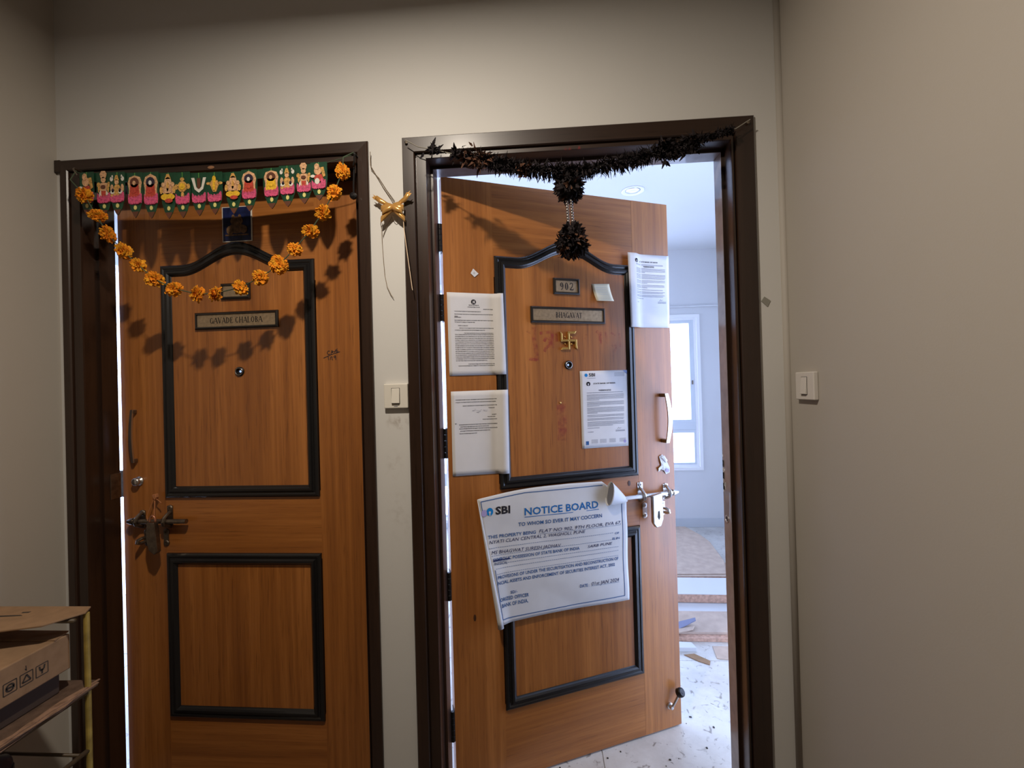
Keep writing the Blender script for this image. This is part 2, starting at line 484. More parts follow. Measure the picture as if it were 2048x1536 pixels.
LO, LI, LT = (-1.59, -0.534, 2.205)      # opening edges for the frame of the left flat
RO, RI, RT = (-0.413, 0.670, 2.207)
w = MB()
w.box(XL - .12, LO, 0, .11, -.02, 2.9); w.box(LI, RO, 0, .11, -.02, 2.9); w.box(RI, XR + .12, 0, .11, -.02, 2.9)
w.box(LO, LI, 0, .11, LT, 2.9); w.box(RO, RI, 0, .11, RT, 2.9)
structure('wall_front', w, M['wall'], fix=False)
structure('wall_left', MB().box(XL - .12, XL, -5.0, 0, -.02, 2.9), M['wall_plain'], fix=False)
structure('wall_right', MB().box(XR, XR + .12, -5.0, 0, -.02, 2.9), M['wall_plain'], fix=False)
structure('wall_rear', MB().box(XL - .12, XR + .12, -5.12, -5.0, -.02, 2.9), M['lobby'], fix=False)
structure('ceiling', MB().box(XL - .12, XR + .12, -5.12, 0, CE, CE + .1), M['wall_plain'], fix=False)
# rounded plaster bead running down the right-hand corner
bd = MB().tube([(XR - .004, -.004, 0), (XR - .004, -.004, CE)], .011, 8)
structure('trim_3', bd, M['wall_plain'], smooth=True)

# floors: tiles as separate pieces
def tiled_floor(name, x0, x1, y0, y1, step, ztop, tm='marble'):
    base = MB().box(x0, x1, y0, y1, -.06, ztop - .004).build(name, M['grout'], fix=False)
    tag(base, kind='structure')
    rows = []
    y = y0
    while y < y1 - .01:
        x = x0
        while x < x1 - .01:
            g = .0015
            t = MB().box(x + g, min(x + step, x1) - g, y + g, min(y + step, y1) - g, ztop - .004, ztop).build('tile', M[tm], base, fix=False)
            x += step
        y += step
    return base
tiled_floor('floor_corridor', XL, XR, -5.0, .11, .8, 0.0, 'dark_floor')
RX0, RX1, RY1, RC = -3.0, 1.8, 3.05, 2.69
tiled_floor('floor_flat', RX0, RX1, .11, RY1, .8, 0.0)
tiled_floor('floor_added_wing', XR + .12, RX1, -1.25, .11, .8, 0.0)  # floor of the added unseen wing
structure('ceiling_flat', MB().box(RX0 - .15, RX1 + .15, .11, RY1 + .2, RC, RC + .1).box(XR + .12, RX1 + .15, -1.4, .11, RC, RC + .1), M['room_white'], fix=False)
# inner faces of the shared wall, beyond the corridor
w = MB()
w.box(RX0 - .15, XL - .12, 0, .11, -.02, 2.79)
structure('wall_flat_inner', w, M['room_white'], fix=False)
# back wall of the flats; second window added unseen to brighten the hinge gap
WX0, WX1, WZ0, WZ1 = -0.66, 1.548, 0.55, 2.06
VX0, VX1, VZ0, VZ1 = -2.5, -.78, .06, 2.45
w = MB()
w.box(RX0 - .15, VX0, RY1, RY1 + .2, 0, RC); w.box(VX1, WX0, RY1, RY1 + .2, 0, RC); w.box(WX1, RX1 + .15, RY1, RY1 + .2, 0, RC)
for a, b, z0, z1 in ((VX0, VX1, VZ0, VZ1), (WX0, WX1, WZ0, WZ1)):
    w.box(a, b, RY1, RY1 + .2, 0, z0); w.box(a, b, RY1, RY1 + .2, z1, RC)
structure('wall_flat_back', w, M['room_white'], fix=False)
w = MB()
w.box(RX0 - .15, RX0, .11, .7, 0, RC); w.box(RX0 - .15, RX0, 2.7, RY1, 0, RC); w.box(RX0 - .15, RX0, .7, 2.7, 2.35, RC)  # unseen opening added so bright sky shows through the left door gap
structure('wall_flat_left', w, M['room_white'], fix=False)
# unseen wing added right of the corridor; its wide opening lights the open leaf
BYF, BY0, BY1, BZ1 = -1.25, -1.15, .75, 2.3
w = MB()
w.box(RX1, RX1 + .15, BYF - .15, BY0, 0, RC); w.box(RX1, RX1 + .15, BY1, RY1, 0, RC); w.box(RX1, RX1 + .15, BY0, BY1, BZ1, RC)
structure('wall_flat_right', w, M['room_white'], fix=False)
structure('wall_added_wing_front', MB().box(XR + .12, RX1, BYF - .15, BYF, 0, RC), M['room_white'], fix=False)
structure('wall_added_wing_side', MB().box(XR + .121, XR + .135, BYF, .11, 0, RC), M['room_white'], fix=False)
area('added_opening_portal', (RX1 + .14, (BY0 + BY1) / 2, BZ1 / 2), (0, radians(90), 0), BZ1, BY1 - BY0, 1, (1, 1, 1), portal=True)
area('window_daylight_portal', ((WX0 + WX1) / 2, RY1 + .19, (WZ0 + WZ1) / 2), (radians(-90), 0, 0), WX1 - WX0, WZ1 - WZ0, 1, (1, 1, 1), portal=True)
area('added_window_portal', ((VX0 + VX1) / 2, RY1 + .19, (VZ0 + VZ1) / 2), (radians(-90), 0, 0), VX1 - VX0, VZ1 - VZ0, 1, (1, 1, 1), portal=True)
structure('trim_4', MB().box(-.66, 1.72, RY1 - .018, RY1, 2.128, 2.145), M['room_white'], bevel=.003)
structure('baseboard_back', MB().box(RX0, RX1, RY1 - .012, RY1, 0, .085), M['skirt'], bevel=.002)

def window(name, x0, x1, Z0, Z1):
    r = tag(empty(name, (x0, RY1, Z0)), kind='structure')
    wd, ht = x1 - x0, Z1 - Z0
    f = MB()   # outer frame, stepped
    for (i, o, ya, yb) in ((0, .03, -.012, .05), (.03, .052, .01, .05)):
        f.box(i, o, ya, yb, i, ht - i); f.box(wd - o, wd - i, ya, yb, i, ht - i)
        f.box(o, wd - o, ya, yb, i, o); f.box(o, wd - o, ya, yb, ht - o, ht - i)
    f.build('window_frame', M['white_trim'], r, fix=False)
    tz = .43
    MB().box(.052, wd - .052, .012, .05, tz - .04, tz + .04).build('transom', M['alu'], r, bevel=.003)
    nb = 3
    cw = (wd - .104) / nb
    for k in range(nb):
        a, b = .052 + k * cw, .052 + (k + 1) * cw
        for z0, z1, sw in ((.052, tz - .04, .02), (tz + .04, ht - .052, .042)):
            s = MB()
            s.box(a, a + sw, .016, .046, z0, z1); s.box(b - sw, b, .016, .046, z0, z1)
            s.box(a + sw, b - sw, .016, .046, z0, z0 + .018); s.box(a + sw, b - sw, .016, .046, z1 - .03, z1)
            so = s.build('sash', M['alu'], r, fix=False)
            MB().box(a + sw, b - sw, .028, .032, z0 + .018, z1 - .03).build('pane', M['glass'], so, fix=False)
            if z0 > .3:
                MB().box(b - .028, b - .016, .008, .016, z0 + .36, z0 + .40).build('latch', M['dull_steel'], so, fix=False)
    return r
window('window_1', WX0, WX1, WZ0, WZ1)
window('window_2_added', VX0, VX1, VZ0, VZ1)

# ---------------------------------------------------------------- door frames
def frame_prof(wf, wt):
    wi = max(wf + .008, wt - .010)
    return [(0, .11), (0, -.007), (.003, -.010), (wf - .003, -.010), (wf, -.006), (wf + .001, .004), (wf + .004, .004),
            (wf + .006, -.003), (wi, -.003), (wi + .001, .002), (wi + .001, .05), (wt, .05), (wt, .11)]

def door_frame(name, x0, x1, top, left, head, right, horn=False):
    r = tag(empty(name, (0, 0, 0)), kind='structure')
    pl, ph, pr = frame_prof(*left), frame_prof(*head), frame_prof(*right)
    n = len(pl)
    def member(nm, A, Bv, m):
        mb = MB(); fs = [(i, (i + 1) % n, n + (i + 1) % n, n + i) for i in range(n)] + [tuple(range(n)), tuple(range(2 * n - 1, n - 1, -1))]
        mb.add(A + Bv, fs)
        return mb.build(nm, m, r)
    member('jamb', [(x0 + p[0], p[1], 0) for p in pl], [(x0 + p[0], p[1], top - q[0]) for p, q in zip(pl, ph)], M['frame'])
    member('jamb', [(x1 - p[0], p[1], 0) for p in pr], [(x1 - p[0], p[1], top - q[0]) for p, q in zip(pr, ph)], M['frame'])
    hd = member('head', [(x0 + p[0], p[1], top - q[0]) for p, q in zip(pl, ph)], [(x1 - p[0], p[1], top - q[0]) for p, q in zip(pr, ph)], M['frame_h'])
    if horn:
        MB().box(x0 - .0175, x0 + .004, -.0115, -.0005, top - .040, top + .001).build('head_horn', M['frame_h'], r, bevel=.002)
    return r
FL = door_frame('trim_1', -1.594, -.530, 2.210, (.028, .0745), (.037, .0695), (.037, .0455), horn=True)
FR = door_frame('trim_2', -.4176, .675, 2.213, (.040, .085), (.050, .0775), (.056, .0775))
# bare wood chip on the left head, and fixing hole and strike plate in the left jamb
c = MB(); c.lathe([(.001, -.0), (.012, .0005), (.011, .0012), (.001, .0015)], (0, 0, 0), (0, -1, 0), 10)
co = c.build('wood_chip', M['teak_edge'], FL); co.location = (-1.063, -.0032, 2.158); co.scale = (1.0, 1, .45)
MB().box(-1.5195, -1.5175, .072, .112, 1.045, 1.135).build('strike_plate', M['dull_steel'], FL, bevel=.001)
h = MB(); h.lathe([(.008, 0), (.008, .001), (.0055, .0012), (.005, .0004)], (-1.5298, .030, .969), (1, 0, 0), 14); h.build('bolt_hole', M['dull_steel'], FL, smooth=False)
h = MB(); h.lathe([(.013, 0), (.013, .0015), (.009, .002), (.0085, .0006)], (.5967, .085, .958), (-1, 0, 0), 16)
h.build('bolt_ring', M['steel'], FR)
MB().lathe([(.0084, 0), (.0084, .0008)], (.5966, .085, .958), (-1, 0, 0), 16).build('bolt_hole', M['dark_slot'], FR)
# worn, greyish rebate faces of the open doorway, colour also paled for daylight haze
M['worn'] = mat('worn_haze_paled_rebate', (.24, .205, .205), .34, coat=.4, var=(22, .25))
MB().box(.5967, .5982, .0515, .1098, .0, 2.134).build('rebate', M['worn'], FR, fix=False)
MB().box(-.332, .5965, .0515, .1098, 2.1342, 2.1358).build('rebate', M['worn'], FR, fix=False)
# splintered paint around the lock keep of the right jamb
rr = random.Random(4)
sp = MB()
for i in range(26):
    z = rr.uniform(1.045, 1.165); y = rr.choice((rr.uniform(.088, .112), .105)); s = rr.uniform(.002, .007)
    sp.box(.5957, .5967, y - s * .35, y + s * .35, z - s, z + s)
sp.build('splintered_edge', M['white_trim'], FR)
for z in (1.06, 1.095, 1.135):
    MB().box(.5957, .5970, .098, .109, z - .011, z + .011).build('keep_slot', M['dark_slot'], FR, bevel=.001)

# ---------------------------------------------------------------- the two door leaves
LH = Vector((-.5943, .11, 0)); LA = radians(-.7604)
RH = Vector((-.3199, .11, 0)); RA = radians(22.6696)
DL = tag(empty('door_1', LH, LA), kind='structure')
DR = tag(empty('door_2', RH, RA), kind='structure')
LZT, LZB = 2.138, .008
U0, U1 = .183, .7595
AB, AT, BB, BT = 1.040, 1.8756, .2565, .842
UC = (U0 + U1) / 2

def arch(u, top=AT, hgt=.073, half=.205):
    d = abs(u - UC)
    return top + (hgt * .5 * (1 + cos(pi * d / half)) if d < half else 0)

def top_path(inset, n=40):
    """outline of the arched panel, inset inwards, as (u, z)"""
    pts = [(U0 + inset, AB + inset), (U1 - inset, AB + inset)]
    us = [U1 - inset + (U0 - U1 + 2 * inset) * i / n for i in range(n + 1)]
    for u in us: pts.append((u, arch(u) - inset * (1 + .10 * (arch(u) - AT) / .073)))
    return pts
def low_path(inset):
    return [(U0 + inset, BB + inset), (U1 - inset, BB + inset), (U1 - inset, BT - inset), (U0 + inset, BT - inset)]

MPROF = [(0, -.001), (.001, .006), (.006, .010), (.012, .0105), (.016, .0075), (.019, .0078), (.024, .014), (.031, .0145), (.036, .010), (.039, .005), (.0425, .002), (.0425, -.001)]
def moulding(path, sgn):
    mb = MB(); k = len(MPROF)
    rings = [path(w_) for w_, _ in MPROF]
    n = len(rings[0])
    vs = [(sgn * rings[j][i][0], -MPROF[j][1], rings[j][i][1]) for i in range(n) for j in range(k)]
    fs = [(i * k + j, i * k + (j + 1) % k, ((i + 1) % n) * k + (j + 1) % k, ((i + 1) % n) * k + j) for i in range(n) for j in range(k)]
    return mb.add(vs, fs)

def leaf(D, sgn, wid, ext, LZT=LZT):
    def bx(u0, u1, y0, y1, z0, z1):
        return MB().box(min(sgn * u0, sgn * u1), max(sgn * u0, sgn * u1), y0, y1, z0, z1)
    T = .036
    um = .181; vm = .762
    for (a, b, c, d) in ((-ext, um, .170, .235), (vm, wid, .708, .775)):     # board plus its tongue behind the moulding
        st = bx(a, b, 0, T, LZB, LZT)
        st.box(min(sgn * c, sgn * d), max(sgn * c, sgn * d), .010, T - .003, LZB, LZT)
        st.build('stile', M['teak_v'], D, fix=False)
    for z in (BT, AB, BB):      # tongues of the rails
        bx(um, vm, .010, T - .003, z - .06, z + .06).build('rail_tongue', M['teak_h'], D, fix=False)
    bx(um, vm, .0004, T, 1.80, LZT).build('rail', M['teak_h'], D, fix=False)
    bx(um, vm, .0004, T, BT - .02, AB + .02).build('rail', M['teak_h'], D, fix=False)
    bx(um, vm, .0004, T, LZB, BB + .02).build('rail', M['teak_h'], D, fix=False)
    p = top_path(.036)
    MB().prism_hole([(sgn * u, z) for u, z in p], -.003, T - .004, (sgn * .466, 1.4845), .0105, .045).build('panel', M['teak_v'], D)
    p = low_path(.036)
    MB().prism([(sgn * u, z) for u, z in p], -.003, T - .004).build('panel', M['teak_v'], D)
    moulding(top_path, sgn).build('moulding', M['mould'], D, smooth=False)
    moulding(low_path, sgn).build('moulding', M['mould'], D, smooth=False)
leaf(DL, -1, .926, .012, 2.150)
leaf(DR, 1, .9331, 0)

def peephole(D, x, z, ex, ez):
    o = MB(); pr = [(.0165, 0), (.0165, .004), (.014, .0065), (.0105, .0065), (.0098, .003), (.0098, -.004), (.0165, -.004)]
    n = 24
    vs = [(x + r * cos(2 * pi * k / n), -.003 - h, z + r * sin(2 * pi * k / n)) for r, h in pr for k in range(n)]
    o.add(vs, [(i * n + k, i * n + (k + 1) % n, ((i + 1) % len(pr)) * n + (k + 1) % n, ((i + 1) % len(pr)) * n + k) for i in range(len(pr)) for k in range(n)])
    po = o.build('peephole', M['black_metal'], D, smooth=False)
    l = MB()
    for r, h, c in ((.0098, .0005, 0), ):
        b_ = len(l.v)
        vs = [(x + r * cos(2 * pi * k / n), -.003 - h, z + r * sin(2 * pi * k / n)) for k in range(n)] + [(x + .0038 * cos(2 * pi * k / n) + ex, -.003 - h - .0012, z + .0038 * sin(2 * pi * k / n) + ez) for k in range(n)]
        l.add(vs, [(k, (k + 1) % n, n + (k + 1) % n, n + k) for k in range(n)])
    lo = l.build('peephole_lens', M['lens'], po, smooth=False)
    e_ = MB(); e_.add([(x + .0038 * cos(2 * pi * k / n) + ex, -.0046, z + .0038 * sin(2 * pi * k / n) + ez) for k in range(n)], [tuple(range(n))])
    e_.build('peephole_eye', M['lens_clear'], lo)
    rg = MB(); rg.ring([(.0138, .0062), (.0132, .0072), (.0122, .0072), (.0116, .0062)], (x, -.003, z), (0, -1, 0), 24)
    rg.build('peephole_ring', M['steel'], po, smooth=True)
peephole(DL, -.4665, 1.4865, .003, 0)
peephole(DR, .465, 1.482, -.002, 0)

def pull(D, x, z0, z1, flip, wd=.011, out=.030):
    """bowed strap pull on two feet"""
    hd = MB(); n = 14
    vs = []
    for i in range(n + 1):
        t = i / n; z = z0 + (z1 - z0) * t
        yo = -out - (.012 if out > .02 else .005) * sin(pi * t); xo = flip * (.006 if out > .02 else .003) * sin(pi * t)
        for dx, dy in ((-wd, 0), (wd, 0), (wd * .9, -.005), (-wd * .9, -.005)):
            vs.append((x + xo + dx * (.75 + .25 * sin(pi * t)), yo + dy, z))
    fs = [(i * 4 + k, i * 4 + (k + 1) % 4, (i + 1) * 4 + (k + 1) % 4, (i + 1) * 4 + k) for i in range(n) for k in range(4)]
    fs += [(0, 1, 2, 3), tuple(n * 4 + k for k in (3, 2, 1, 0))]
    hd.add(vs, fs)
    ho = hd.build('door_handle', M['steel'], D, smooth=False)
    for z in (z0 + .007, z1 - .007):
        MB().box(x - wd * .9, x + wd * .9, -out - .003, 0, z - .007, z + .007).build('handle_foot', M['dull_steel'], ho, bevel=.002)
pull(DL, -.871, 1.169, 1.360, -1, .0060, .013)
pull(DR, .880, 1.164, 1.362, 1)
k = MB(); k.lathe([(.017, 0), (.017, .003), (.011, .006), (.010, .008), (.014, .012), (.014, .019), (.010, .022), (.001, .023)], (-.862, 0, 1.101), (0, -1, 0), 20)
k.build('lock_knob', M['steel'], DL, smooth=True)
MB().box(-.962, -.925, .006, .030, 1.042, 1.138).build('lock_case', M['dull_steel'], DL, bevel=.001)

def eyelet(mb, x, z):
    mb.lathe([(.011, 0), (.011, .003), (.008, .0055), (.004, .006), (.003, .003)], (x, 0, z), (0, -1, 0), 14)

def aldrop(D, sgn, m, tab):
    """sliding bolt with two straps, a slotted hasp tab and a staple; sgn mirrors it for the other hand"""
    z = .961
    X = lambda u: u if sgn > 0 else -((u - .80) * .88 + .775)
    rod = MB(); rod.tube([(X(.676), -.022, z), (X(.905), -.022, z)], .0085, 12)
    rod.tube([(X(.905), -.022, z), (X(.917), -.022, z), (X(.931), -.022, z)], [.0125, .0105, .006], 12)
    ro = rod.build('sliding_bolt', m, D, smooth=False)
    for u, ez in ((.766, (1.003,)), (.886, (.986, .941))):
        b = MB()
        b.tube([(X(u), -.001, z + .028), (X(u), -.014, z + .022), (X(u), -.031, z + .010), (X(u), -.034, z), (X(u), -.031, z - .010), (X(u), -.014, z - .020), (X(u), -.001, z - .024)], .006, 8)
        for e in ez: eyelet(b, X(u), e)
        b.box(min(X(u - .012), X(u + .012)), max(X(u - .012), X(u + .012)), -.003, 0, ez[-1] - .008 if len(ez) > 1 else z - .02, ez[0] + .008)
        b.build('bolt_strap', m, ro)
    # slotted tab hanging from the bolt
    if tab:
        t = MB(); u = .812
        poly = [(-.024, .004), (.022, .012), (.024, -.09), (.012, -.118), (-.010, -.121), (-.022, -.105)]
        t.prism([(X(u) + sgn * a, z + b) for a, b in poly], -.052, -.036)
        to = t.build('hasp_tab', m, ro, bevel=.003)
        s_ = MB(); s_.prism([(X(u) + sgn * a, z + b) for a, b in ((-.001, -.058), (.006, -.056), (.008, -.082), (.002, -.092), (-.004, -.080))], -.0526, -.0515)
        s_.build('key_slot', M['dark_slot'], to)
        s_ = MB(); s_.box(X(u) - .0215, X(u) - .0200, -.0526, -.0355, z - .10, z + .0)
        s_.build('tab_groove', M['dull_steel'], to)
    st = MB()
    for u in (.784, .868):
        eyelet(st, X(u), .918); eyelet(st, X(u), .878)
    st.box(min(X(.856), X(.880)), max(X(.856), X(.880)), -.0035, 0, .875, .925)
    st.tube([(X(.868), -.001, .898), (X(.872), -.022, .900), (X(.876), -.034, .896), (X(.876), -.036, .888), (X(.874), -.026, .884), (X(.868), -.001, .884)], .006, 8)
    st.box(min(X(.774), X(.795)), max(X(.774), X(.795)), -.0035, 0, .872, .925)
    st.build('staple', m, ro)
aldrop(DR, 1, M['steel'], True)
aldrop(DL, -1, M['dull_steel'], False)

# flip-down door stop on the open leaf
ds = MB()
ds.lathe([(.013, 0), (.013, .006), (.008, .009), (.007, .020), (.001, .021)], (.876, 0, .098), (0, -1, 0), 14)
ds.tube([(.876, -.014, .098), (.884, -.020, .112), (.898, -.026, .142), (.904, -.028, .152)], [.006, .005, .005, .006], 8)
so = ds.build('door_stop', M['steel'], DR)
r_ = MB(); r_.lathe([(.017, -.012), (.018, .0), (.016, .008), (.010, .010), (.006, .008)], (.909, -.030, .160), (.35, -.75, .55), 16)
r_.build('rubber_foot', M['black_metal'], so, smooth=True)

# hinges in the gap of the open leaf
for z0, z1 in ((1.878, 1.975), (1.638, 1.731), (1.166, 1.268), (.678, .775), (.196, .300)):
    hg = MB()
    n = 5; dz = (z1 - z0) / n
    for i in range(n):
        hg.lathe([(.0058, 0), (.0066, .001), (.0066, dz - .002), (.0058, dz - .001)], (-.0062, .004, z0 + i * dz), (0, 0, 1), 10)
    hg.box(-.0018, 0.0006, .002, .034, z0, z1)
    hg.box(-.0125, -.0105, .0, .030, z0, z1)
    hg.build('hinge', M['black_metal'], DR)

# knots and a bare peg mark on the open leaf
for u, z, a, b in ((.717, 1.012, .007, .011), (.079, .604, .005, .012)):
    kn = MB(); kn.lathe([(1, 0), (.8, .0003), (.2, .0005)], (0, 0, 0), (0, -1, 0), 14)
    ko = kn.build('wood_knot', mat('dark_knot', (.07, .025, .010), .5), DR); ko.location = (u, -.0003, z); ko.scale = (a, 1, b)
pg = MB(); pg.lathe([(.004, 0), (.004, .002), (.002, .0035), (.0005, .004)], (.427, -.003, 1.341), (0, -1, 0), 10); pg.build('nail_head', M['brass'], DR, smooth=True)

# wiped red writing on the open leaf
sm = MB(); fz = lambda a, b: (a, -.0036, b)
for pts, w_ in (([(.328, 1.622), (.330, 1.575), (.334, 1.545), (.337, 1.500)], .014), ([(.300, 1.61), (.318, 1.60)], .008), ([(.306, 1.506), (.338, 1.502)], .009),
                ([(.368, 1.57), (.378, 1.588), (.392, 1.580), (.392, 1.555), (.376, 1.548), (.368, 1.532)], .010), ([(.352, 1.60), (.398, 1.606)], .009),
                ([(.402, 1.612), (.402, 1.545)], .011), ([(.418, 1.60), (.420, 1.57)], .008),
                ([(.546, 1.598), (.538, 1.580)], .007), ([(.588, 1.612), (.602, 1.60), (.604, 1.575)], .009), ([(.606, 1.61), (.607, 1.56)], .007),
                ([(.628, 1.61), (.632, 1.565)], .007), ([(.652, 1.606), (.672, 1.596)], .006), ([(.655, 1.555), (.668, 1.562), (.676, 1.548), (.664, 1.532), (.656, 1.515)], .007),
                ([(.690, 1.604), (.692, 1.55)], .006), ([(.43, 1.335), (.434, 1.27), (.43, 1.2)], .03)):
    polybar(sm, pts, w_ * 1.25, fz)
sm.build('red_powder_writing', M['smear'], DR, fix=False)
# same powder faintly on the right head of the frame
sm = MB()
for x in (.098, .112, .141): sm.add([(x, -.0036, 2.143), (x + .009, -.0036, 2.143), (x + .007, -.0036, 2.152), (x + .002, -.0036, 2.153)], [(0, 1, 2, 3)])
sm.build('red_finger_marks', M['smear'], FR, fix=False)
# felt-pen note on the left leaf
hw = MB(); fz = lambda a, b: (a, -.0006, b)
for pts in ([(-.135, 1.548), (-.141, 1.549), (-.145, 1.542), (-.141, 1.536), (-.135, 1.538)], [(-.131, 1.537), (-.127, 1.551), (-.124, 1.541)], [(-.130, 1.543), (-.122, 1.546)],
            [(-.121, 1.548), (-.118, 1.543), (-.113, 1.553)], [(-.108, 1.556), (-.113, 1.546), (-.108, 1.542), (-.105, 1.547), (-.110, 1.549)],
            [(-.159, 1.524), (-.130, 1.536), (-.098, 1.545)],
            [(-.142, 1.530), (-.140, 1.517)], [(-.134, 1.518), (-.132, 1.528), (-.127, 1.528), (-.128, 1.520), (-.125, 1.516)],
            [(-.116, 1.531), (-.121, 1.530), (-.120, 1.524), (-.115, 1.526), (-.115, 1.532), (-.114, 1.516)]):
    polybar(hw, pts, .0022, fz)
hw.build('pen_note', M['ink'], DL, fix=False)

# ---------------------------------------------------------------- things fixed to the doors
def on_door(D, u_local, z, name):
    H, A = (LH, LA) if D is DL else (RH, RA)
    e = empty(name, H + Matrix.Rotation(A, 3, 'Z') @ Vector((u_local, 0, z)), A)
    return e

def sign(D, x, z, w_, h_, word, cap, wx, label, cat):
    r = tag(on_door(D, x, z, 'name_plate' if w_ > .2 else 'number_plate'), label, cat)
    o = MB(); b = .008
    prof = [(0, -.003), (0, -.010), (.004, -.014), (.0075, -.014), (.0095, -.009)]
    rings = []
    for i, y in prof:
        rings.append([(-w_ / 2 + i, y, -h_ / 2 + i), (w_ / 2 - i, y, -h_ / 2 + i), (w_ / 2 - i, y, h_ / 2 - i), (-w_ / 2 + i, y, h_ / 2 - i)])
    vs = [p for q in rings for p in q]
    fs = [(i * 4 + k, i * 4 + (k + 1) % 4, (i + 1) * 4 + (k + 1) % 4, (i + 1) * 4 + k) for i in range(len(prof) - 1) for k in range(4)] + [(3, 2, 1, 0)]
    o.add(vs, fs); o.build('plate_frame', M['plate_frame'], r)
    MB().box(-w_ / 2 + .0085, w_ / 2 - .0085, -.0100, -.004, -h_ / 2 + .0085, h_ / 2 - .0085).build('plate', M['plate'], r, fix=False)
    if word:
        t = MB(); serif(t, word, -wx / 2, wx / 2, -cap / 2, cap, lambda a, b: (a, -.0104, b))
        tag(t.build('lettering', M['engrave'], r, fix=False), kind='stuff')
    return r

# upright serif capitals drawn as thick and thin strokes on a unit box
SER = {
 'A': (.95, [('n', 0, 0, .45, 1), ('k', .47, 1, .88, 0), ('n', .18, .35, .70, .35), ('s', -.1, .14, 0), ('s', .74, 1.02, 0)]),
 'B': (.8, [('k', .16, 0, .16, 1), ('c', .16, 1, .66, .53), ('c', .16, .53, .74, 0), ('s', 0, .2, 0), ('s', 0, .2, 1)]),
 'C': (.9, [('o', .05, .86, .12, .88)]),
 'D': (.95, [('k', .16, 0, .16, 1), ('c', .16, 1, .88, 0), ('s', 0, .2, 0), ('s', 0, .2, 1)]),
 'E': (.72, [('k', .16, 0, .16, 1), ('n', .16, .98, .62, .98), ('n', .16, .52, .52, .52), ('n', .16, .02, .66, .02), ('n', .62, .98, .62, .82), ('n', .66, .02, .68, .2)]),
 'G': (.98, [('o', .05, .86, .12, .88), ('k', .84, .02, .84, .42), ('s', .68, .98, .42)]),
 'H': (1.0, [('k', .16, 0, .16, 1), ('k', .82, 0, .82, 1), ('n', .16, .52, .82, .52), ('s', 0, .32, 0), ('s', 0, .32, 1), ('s', .66, .98, 0), ('s', .66, .98, 1)]),
 'L': (.74, [('k', .16, 0, .16, 1), ('n', .16, .02, .66, .02), ('n', .66, .02, .68, .25), ('s', 0, .32, 1), ('s', 0, .2, 0)]),
 'O': (1.0, [('o', .05, .92, 0, 1.0)]),
 'T': (.84, [('k', .42, 0, .42, 1), ('n', .04, .98, .80, .98), ('n', .04, .98, .04, .8), ('n', .80, .98, .80, .8), ('s', .26, .58, 0)]),
 'V': (.92, [('k', .08, 1, .46, 0), ('n', .48, 0, .86, 1), ('s', -.06, .22, 1), ('s', .70, .98, 1)]),
 '9': (.72, [('e', .34, .68, .28, .32), ('t', .62, .70, .24, 0)]),
 '0': (.76, [('e', .36, .5, .30, .5)]),
 '2': (.76, [('z', 0, 0, 0, 0)]),
 ' ': (.4, []),
}
def serif(mb, word, x0, x1, z0, cap, fn):
    tot = sum(SER[c][0] + .10 for c in word) - .10
    sx = (x1 - x0) / tot; cx = x0
    K, N = .23, .095
    for ch in word:
        wch, st = SER[ch]
        P = lambda a, b: (cx + a * sx, z0 + b * cap)
        def ln(a, b, c, d, t):
            p, q = P(a, b), P(c, d); bar(mb, *p, *q, t * sx, fn)
        def el(ex, ez, rx, rz, a0=0, a1=360, n=20):
            for i in range(n):
                w0 = radians(a0 + (a1 - a0) * i / n); w1 = radians(a0 + (a1 - a0) * (i + 1) / n)
                t0 = N + (K - N) * abs(cos(w0)); t1 = N + (K - N) * abs(cos(w1))
                vs = []
                for w_, t, s_ in ((w0, t0, 1), (w1, t1, 1), (w1, t1, 0), (w0, t0, 0)):
                    vs.append(fn(*P(ex + (rx - (0 if s_ else t)) * cos(w_), ez + (rz - (0 if s_ else N)) * sin(w_))))
                mb.add(vs, [(0, 1, 2, 3)])
        for s_ in st:
            t = s_[0]
            if t == 'k': ln(*s_[1:], K)
            elif t == 'n': ln(*s_[1:], N)
            elif t == 's': ln(s_[1], s_[3], s_[2], s_[3], N)
            elif t == 'c': el(s_[1] + .1, (s_[2] + s_[4]) / 2, s_[3] - s_[1] - .1, (s_[2] - s_[4]) / 2, -90, 90, 12)
            elif t == 'o': el((s_[1] + s_[2]) / 2, .5, (s_[2] - s_[1]) / 2, .5, 0 if s_[4] >= 1 else 42, 360 if s_[4] >= 1 else 318)
            elif t == 'e': el(s_[1], s_[2], s_[3], s_[4])
            elif t == 't': polybar(mb, [P(.60, .66), P(.58, .4), P(.46, .14), P(.24, 0)], .12 * sx, fn)
            elif t == 'z':
                polybar(mb, [P(.10, .74), P(.16, .92), P(.34, .99), P(.54, .90), P(.58, .70), P(.48, .48), P(.26, .22), P(.08, .04)], .13 * sx, fn)
                ln(.06, .045, .68, .045, .15); ln(.68, .05, .72, .24, N)
        cx += (wch + .10) * sx

sign(DL, -.472, 1.6695, .310, .060, 'GAVADE CHALOBA', .020, .196, 'long bronze nameplate in black frame on the closed left door', 'sign')
sign(DL, -.473, 1.772, .108, .056, None, .02, .05, 'small number plate half hidden behind orange garland flowers on left door', 'sign')
sign(DR, .470, 1.669, .308, .060, 'BHAGAVAT', .020, .108, 'long bronze nameplate in black frame on the open right door', 'sign')
sign(DR, .464, 1.7775, .108, .060, '902', .027, .058, 'small bronze number plate reading 902 on the open right door', 'sign')

